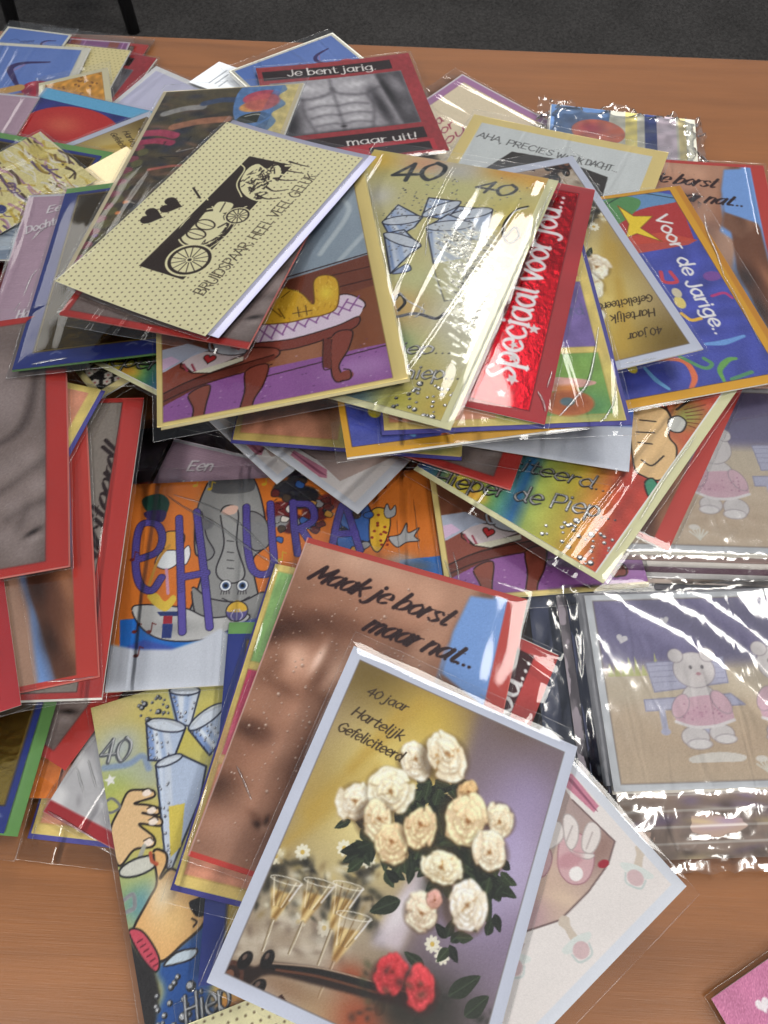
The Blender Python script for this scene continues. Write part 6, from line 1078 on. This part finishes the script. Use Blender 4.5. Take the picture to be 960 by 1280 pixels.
def add_crease(sleeve, pts, width):
    q = curve(np.array([(x, y) for x, y in pts]) / 1000, n=8) if len(pts) > 2 else np.linspace(*np.array(pts) / 1000, 12)
    g = random.Random(len(q)); n = len(q)
    r = [width / 1000 * (.25 + .75 * math.sin(math.pi * (i + .5) / n) ** .6) * g.uniform(.75, 1.15) for i in range(n)]
    me = tube([(x, y, .0003) for x, y in q], r, 10)
    for v in me.vertices: v.co.z = .0003 + max(0, v.co.z - .0003) * .7
    link('fold', half(me), sleeve, [SEAM])
def place(name, p):
    o = empty(name, p[:3]); o.rotation_euler = (Matrix.Rotation(p[4], 3, 'X') @ Matrix.Rotation(p[5], 3, 'Y') @ Matrix.Rotation(p[3], 3, 'Z')).to_euler()
    return o
GROUP = 'greeting cards heaped on the table'
LABEL = {
 'redA': 'red bordered card lowest in the far left stack, only its right edge showing', 'redB': 'dark red card edge under the cream dotted card at the far left', 'mauve': 'mauve card with brown stripes behind the cream dotted card, far left',
 'dotsA': 'cream dotted card standing out right of the blue ribbon card, far left stack', 'skyA': 'blue card with pale border at the very back left corner of the heap', 'skyB': 'blue card with purple ribbon and red berry, far left',
 'lilacB': 'pale lilac card with a white bird and white border, back left', 'label': 'white slip with small grey print lying beside the lilac bird card', 'bluep': 'plain blue card in crumpled film, back edge of the heap above the red torso card',
 'jarig': 'red square card with black and white torso reading Je bent jarig', 'leop': 'orange spotted card with wide cream frame, under the red balloon card', 'purple': 'cream card with purple border at the back, behind the white AHA card',
 'torsoR': 'brown torso card with blue backdrop at the right edge of the heap', 'aha': 'white card with yellow border and handwritten AHA, PRECIES', 'balloon': 'dark blue card with big red balloon and light blue top edge', 'lilac2': 'lilac card at the left picture edge beside the red balloon',
 'rosesL': 'gold card corner with sideways Hartelijk lettering under the family card', 'gold7': 'green edged blue card under the glittering yellow and white card', 'blank9': 'small cream card with blue and white lower edge beside the family card',
 'redC': 'dark red card edge at the left picture edge under the silver blue card', 'silver10': 'silvery pale blue card at the left picture edge beside the lilac Dochter card', 'crazy': 'glittering yellow, white and purple streaked card on the left', 'lilac11': 'lilac card with white lettering Een Dochter on the left',
 'toy49': 'yellow card lowest at the bottom left, in a sleeve lying on the table', 'hoera49': 'orange card corner peeping out beside the green card edge, bottom left', 'grey49': 'card with painted white glare and red lower border at the bottom left', 'tag49': 'small red and grey card corner on top of the glare painted card, bottom left',
 'foil50': 'card with raised champagne glasses and hand, front left on the table', 'gold48': 'dark gold foil card with blue frame and green edge, lower left corner', 'torso44': 'brown torso card with blue backdrop under the grey torso, left side', 'hoera35': 'orange and blue card with upside down elephant and purple letters',
 'lace': 'dark card with white lace flowers and cream border, peeping out below the gold foil card', 'grey45': 'grey card with red border and script ending in eerd!, standing left of the elephant card', 'spec46': 'shiny dark red card at the left picture edge below the grey torso', 'toy47': 'small yellow card with dark blue edge tucked beside the grey torso',
 'grey43': 'grey torso card with red border at the left picture edge', 'arm36': 'shadowed card with heart book, between elephant card and rainbow card', 'baby34': 'pale baby card corner on the elephant card, left of the white pacifier corner', 'baby33': 'white baby card corner with one pacifier pointing down onto the elephant card',
 'torso38': 'red and blue edge of a torso card between rainbow card and plush animal card', 'foil37': 'rainbow card with Hieper de Piep in foil and pale envelope edge, centre right', 'grey32': 'brownish grey card with red right border lying on the rainbow card', 'hoera31': 'white lower part of a blue waved card above the rainbow card',
 'toy30': 'peach panelled card with yellow border and blue edge below the bear card', 'jarige24': 'blue card reading Voor de Jarige with yellow star and orange border', 'roses25': 'gold card lying upside down, 40 jaar, over the blue Jarige card', 'jarige30': 'orange bordered blue card corner under the glasses card, centre',
 'toyK': 'card with purple and green panels and blue edge, right of the red foil card', 'spec27': 'red foil card reading Speciaal voor jou in silver', 'foilC': 'card with foil 40 and glaring champagne glasses at the top of the heap', 'foil17': 'rainbow card corner showing between gold foil card and bear card',
 'gold12': 'gold foil card with blue frame under the wedding card, left', 'armE': 'card with yellow plush toy on a chaise and heart book on a table', 'family': 'dark painted card with balloons at its corner, under the wedding card', 'grey15': 'grey card with red border directly under the cream wedding card',
 'bruid': 'cream dotted wedding card with horse coach and two hearts, topmost on the heap', 'bruid57': 'cream dotted card corner at the bottom picture edge under the roses card', 'gold51': 'blue framed card with green top edge behind the front torso card', 'toy52': 'yellow bordered card with green and pink panels under the front torso card',
 'spec54': 'red card with black panel ending in jou... behind the roses card', 'torsoB': 'brown wet torso card reading Maak je borst maar nat, front centre', 'baby56': 'pale pink baby card with booties and pacifiers, front right of the roses card', 'rosesA': 'large card with cream rose bouquet and champagne glasses, topmost in front', 'pink': 'pink card with white hearts alone at the bottom right corner',
 'night': 'near black card lying in the gap below the bear card', 'lilacC': 'lilac ribbed card half under the top edge of the elephant card',
 'packfar': 'crinkled cellophane pack of party cards at the back right of the heap', 'pack41': 'crinkled cellophane pack with plush animals on a bench, lower right', 'pack39': 'cellophane pack topped by a plush animal in pink frock, right edge'}
BEND = {'rosesA': .0022, 'bruid': .0020, 'pink': .0030, 'baby56': .0012, 'jarig': .0020, 'purple': .0022, 'aha': .0012, 'grey43': .0018, 'torsoR': .0014, 'gold48': .0012, 'armE': .0010, 'hoera35': .0008, 'balloon': .0010, 'toy52': .0006}
STOCK = {'arm': (228, 212, 150), 'bruid': (226, 222, 196), 'foil': (226, 222, 186), 'toy': (214, 196, 130), 'torso': (206, 110, 100), 'grey': (206, 120, 112), 'gold': (90, 120, 90)}
NO_SLEEVE = {'label', 'blank9'}
FLAP = {'pink': 'b', 'bruid': 'r', 'armE': 'b', 'rosesA': 't', 'torsoB': 't', 'hoera35': 't', 'foil37': 'b', 'baby56': 'r', 'toy49': 'b', 'gold48': 'b', 'roses25': 'b', 'spec27': 'r', 'jarige24': 't', 'baby33': 't', 'foilC': 't'}
KIND = {'bluep': 1, 'gold12': 2, 'foilC': 1, 'rosesA': 2, 'crazy': 1, 'toyK': 1, 'grey49': 1, 'bruid': 2, 'spec27': 2, 'torsoB': 2, 'grey43': 2, 'baby56': 2}

def crumple(parent, x0, x1, y0, y1, ztop, zbase, sx0, sx1, sy0, sy1, seed, amp=.0016, bulge=None):
    """crinkled cellophane over a stack: flat over sx0..sx1 x sy0..sy1, falling to zbase outside"""
    nx, ny = int((x1 - x0) / .0024), int((y1 - y0) / .0024); g = np.random.default_rng(seed)
    X, Y = np.meshgrid(np.linspace(x0, x1, nx), np.linspace(y1, y0, ny)); X = X + g.uniform(-.0008, .0008, X.shape); Y = Y + g.uniform(-.0008, .0008, Y.shape)
    over = np.maximum(np.maximum(sx0 - X, X - sx1), np.maximum(sy0 - Y, Y - sy1))
    fall = np.clip(over / .012, 0, 1); s = fall * fall * (3 - 2 * fall)
    vert = np.clip((np.maximum(sx0 - X, X - sx1)) / .004, 0, 1)      # folds run along the pack's edges
    u = X * (1 - vert) * .28 + Y * vert * .28; v = Y * (1 - vert) + X * vert
    ridge = (1 - np.abs(np.clip(smooth_noise(u + v * .2, v - u * .35, seed, 330), -1, 1))) ** 2
    Z = ztop + .0007 + (zbase + .0012 - ztop) * s + amp * (.07 + .42 * s + .26 * np.clip((over + .004) / .006, 0, 1)) * (1.6 * ridge + g.uniform(0, .22, X.shape))
    if bulge:      # broad fold shaped into the film to catch a band of glare
        (bx0, by0), (bx1, by1), bw, bh = bulge; L = math.hypot(bx1 - bx0, by1 - by0); nx_, ny_ = (by0 - by1) / L, (bx1 - bx0) / L
        d = (X - bx0) * nx_ + (Y - by0) * ny_ + .004 * smooth_noise(X, Y, seed + 9, 40); Z = Z + bh * np.exp(-(d / bw) ** 2) + bh * .5 * np.exp(-((d - bw * 2.6) / (bw * .7)) ** 2)
    me = grid_mesh('cellophane', X, Y, Z)
    return link('cellophane', me, parent, [WRAP])
def pack(n, des, p, w, h, th):
    root = place('card_pack', p); tag(root, LABEL[n], 'card pack', 'cellophane packs of cards')
    g = random.Random(len(n)); k = max(3, int(th / .0014)); t = th / k
    cols = [(206, 200, 196), (150, 130, 150), (226, 220, 210), (90, 80, 110), (196, 150, 120), (222, 222, 228)]
    add_sheet(root, des, None, w, h, 0, t * .8, des)
    for i in range(1, k): dx, dy = g.uniform(-.0012, .0012), g.uniform(-.0016, .0008); link('card_stock', box_mesh(-w / 2 + dx, w / 2 + dx, -h / 2 + dy, h / 2 + dy, -t * (i + .85), -t * i), root, [paper(cols[(i + len(n)) % 6])])
    if n == 'pack41':      # the lower cards of this pack stick out at the left and towards the front
        add_low(root, 'muted', -w / 2 + .09, -h / 2 - .010, .176, .040, -th + .0022, .0009)
        link('card_stock', box_mesh(-w / 2 - .029, -w / 2 + .03, -h / 2 + .012, h / 2 + .004, -th, -th + .0016), root, [paper((52, 58, 88))])
        for i, col in enumerate(((150, 150, 158), (40, 44, 66), (120, 112, 120), (70, 74, 96))): link('card_stock', box_mesh(-w / 2 - .004 - .005 * i, w / 2 - .02, -h / 2 + .003 + .002 * i, h / 2 + .002, -th + .0050 - .0011 * (i + 1), -th + .0050 - .0011 * i - .0001), root, [paper(col)])
        crumple(root, -w / 2 - .036, w / 2 + .02, -h / 2 - .036, h / 2 + .006, 0, -th, -w / 2, w / 2, -h / 2, h / 2, 31, .0014, ((-.07, .045), (-.005, -.012), .010, .0030))
    elif n == 'pack39':    # its lower cards step out towards the front and left
        for i, col in enumerate(((150, 126, 120), (214, 208, 204), (120, 96, 110), (222, 220, 222), (176, 160, 150), (96, 84, 96), (206, 204, 206))):
            link('card_stock', box_mesh(-w / 2 - .0015 * i - .004, w / 2 + .01, -h / 2 - .003 * (i + 1), h / 2 - .01, -th - .0011 * (i + 1) + .0002, -th - .0011 * i), root, [paper(col)])
        crumple(root, -w / 2 - .022, w / 2 + .02, -h / 2 - .032, h / 2 + .01, 0, -th - .007, -w / 2 - .002, w / 2, -h / 2 - .002, h / 2, 33, .0012)
    else: crumple(root, -w / 2 - .010, w / 2 + .010, -h / 2 - .01, h / 2 + .012, 0, -th, -w / 2 + .006, w / 2 - .006, -h / 2, h / 2 - .008, 35, .0075)
    return root
def add_low(root, des, cx, cy, w, h, top, th):
    link('card_stock', box_mesh(cx - w / 2, cx + w / 2, cy - h / 2, cy + h / 2, top - th, top - .00006), root, [paper((226, 222, 214))])
    c = design(des); me = front_mesh(des, 0, 0, c.w, c.h, des + '_full'); o = link('printed_front', me, root); o.location = (cx, cy, top); o.scale = (w * 1000 / c.w, h * 1000 / c.h, 1)

for n, des, anchor, p, w, h, th in CARDS:
    if n.startswith('pack'): pack(n, des, p, w, h, th); continue
    root = place('greeting_card', p); tag(root, LABEL[n], 'greeting card', GROUP)
    ins = (0, 0, 0, 0)
    if des in ENVELOPE:
        (l, t, r, b), col = ENVELOPE[des]
        if anchor: l, t, r, b = l * ('L' in anchor), t * ('T' in anchor), r * ('R' in anchor), b * ('B' in anchor)
        ins = (l, t, r, b)
        link('envelope', leaf_mesh(-w / 2, w / 2, -h / 2, h / 2, -th, -th * .5, BEND.get(n, 0), w, h), root, [paper(col)])
    if n in EXTRA:
        (l, t, r, b), col = EXTRA[n]
        link('envelope', leaf_mesh(-w / 2 - l / 1000 + .002, w / 2 + r / 1000, -h / 2 - b / 1000, h / 2 + t / 1000 - .002, -th, -th * .5, BEND.get(n, 0), w, h), root, [paper(col)])
    has_env = des in ENVELOPE or n in EXTRA
    add_sheet(root, des, anchor, w, h, 0, th * (.48 if has_env else 1.0), des if anchor is None else n, ins, STOCK.get(des, (232, 230, 224)), BEND.get(n, 0))
    if n not in NO_SLEEVE:
        sd = sum(map(ord, n)); ew, eh = w, h
        sl = add_sleeve(root, ew, eh, th, sd, KIND.get(n, sd % 3), FLAP.get(n, 'tb'[sd % 2]), bend=BEND.get(n, 0))
        for width, pts in CREASE.get(n, ()): add_crease(sl, pts, width)
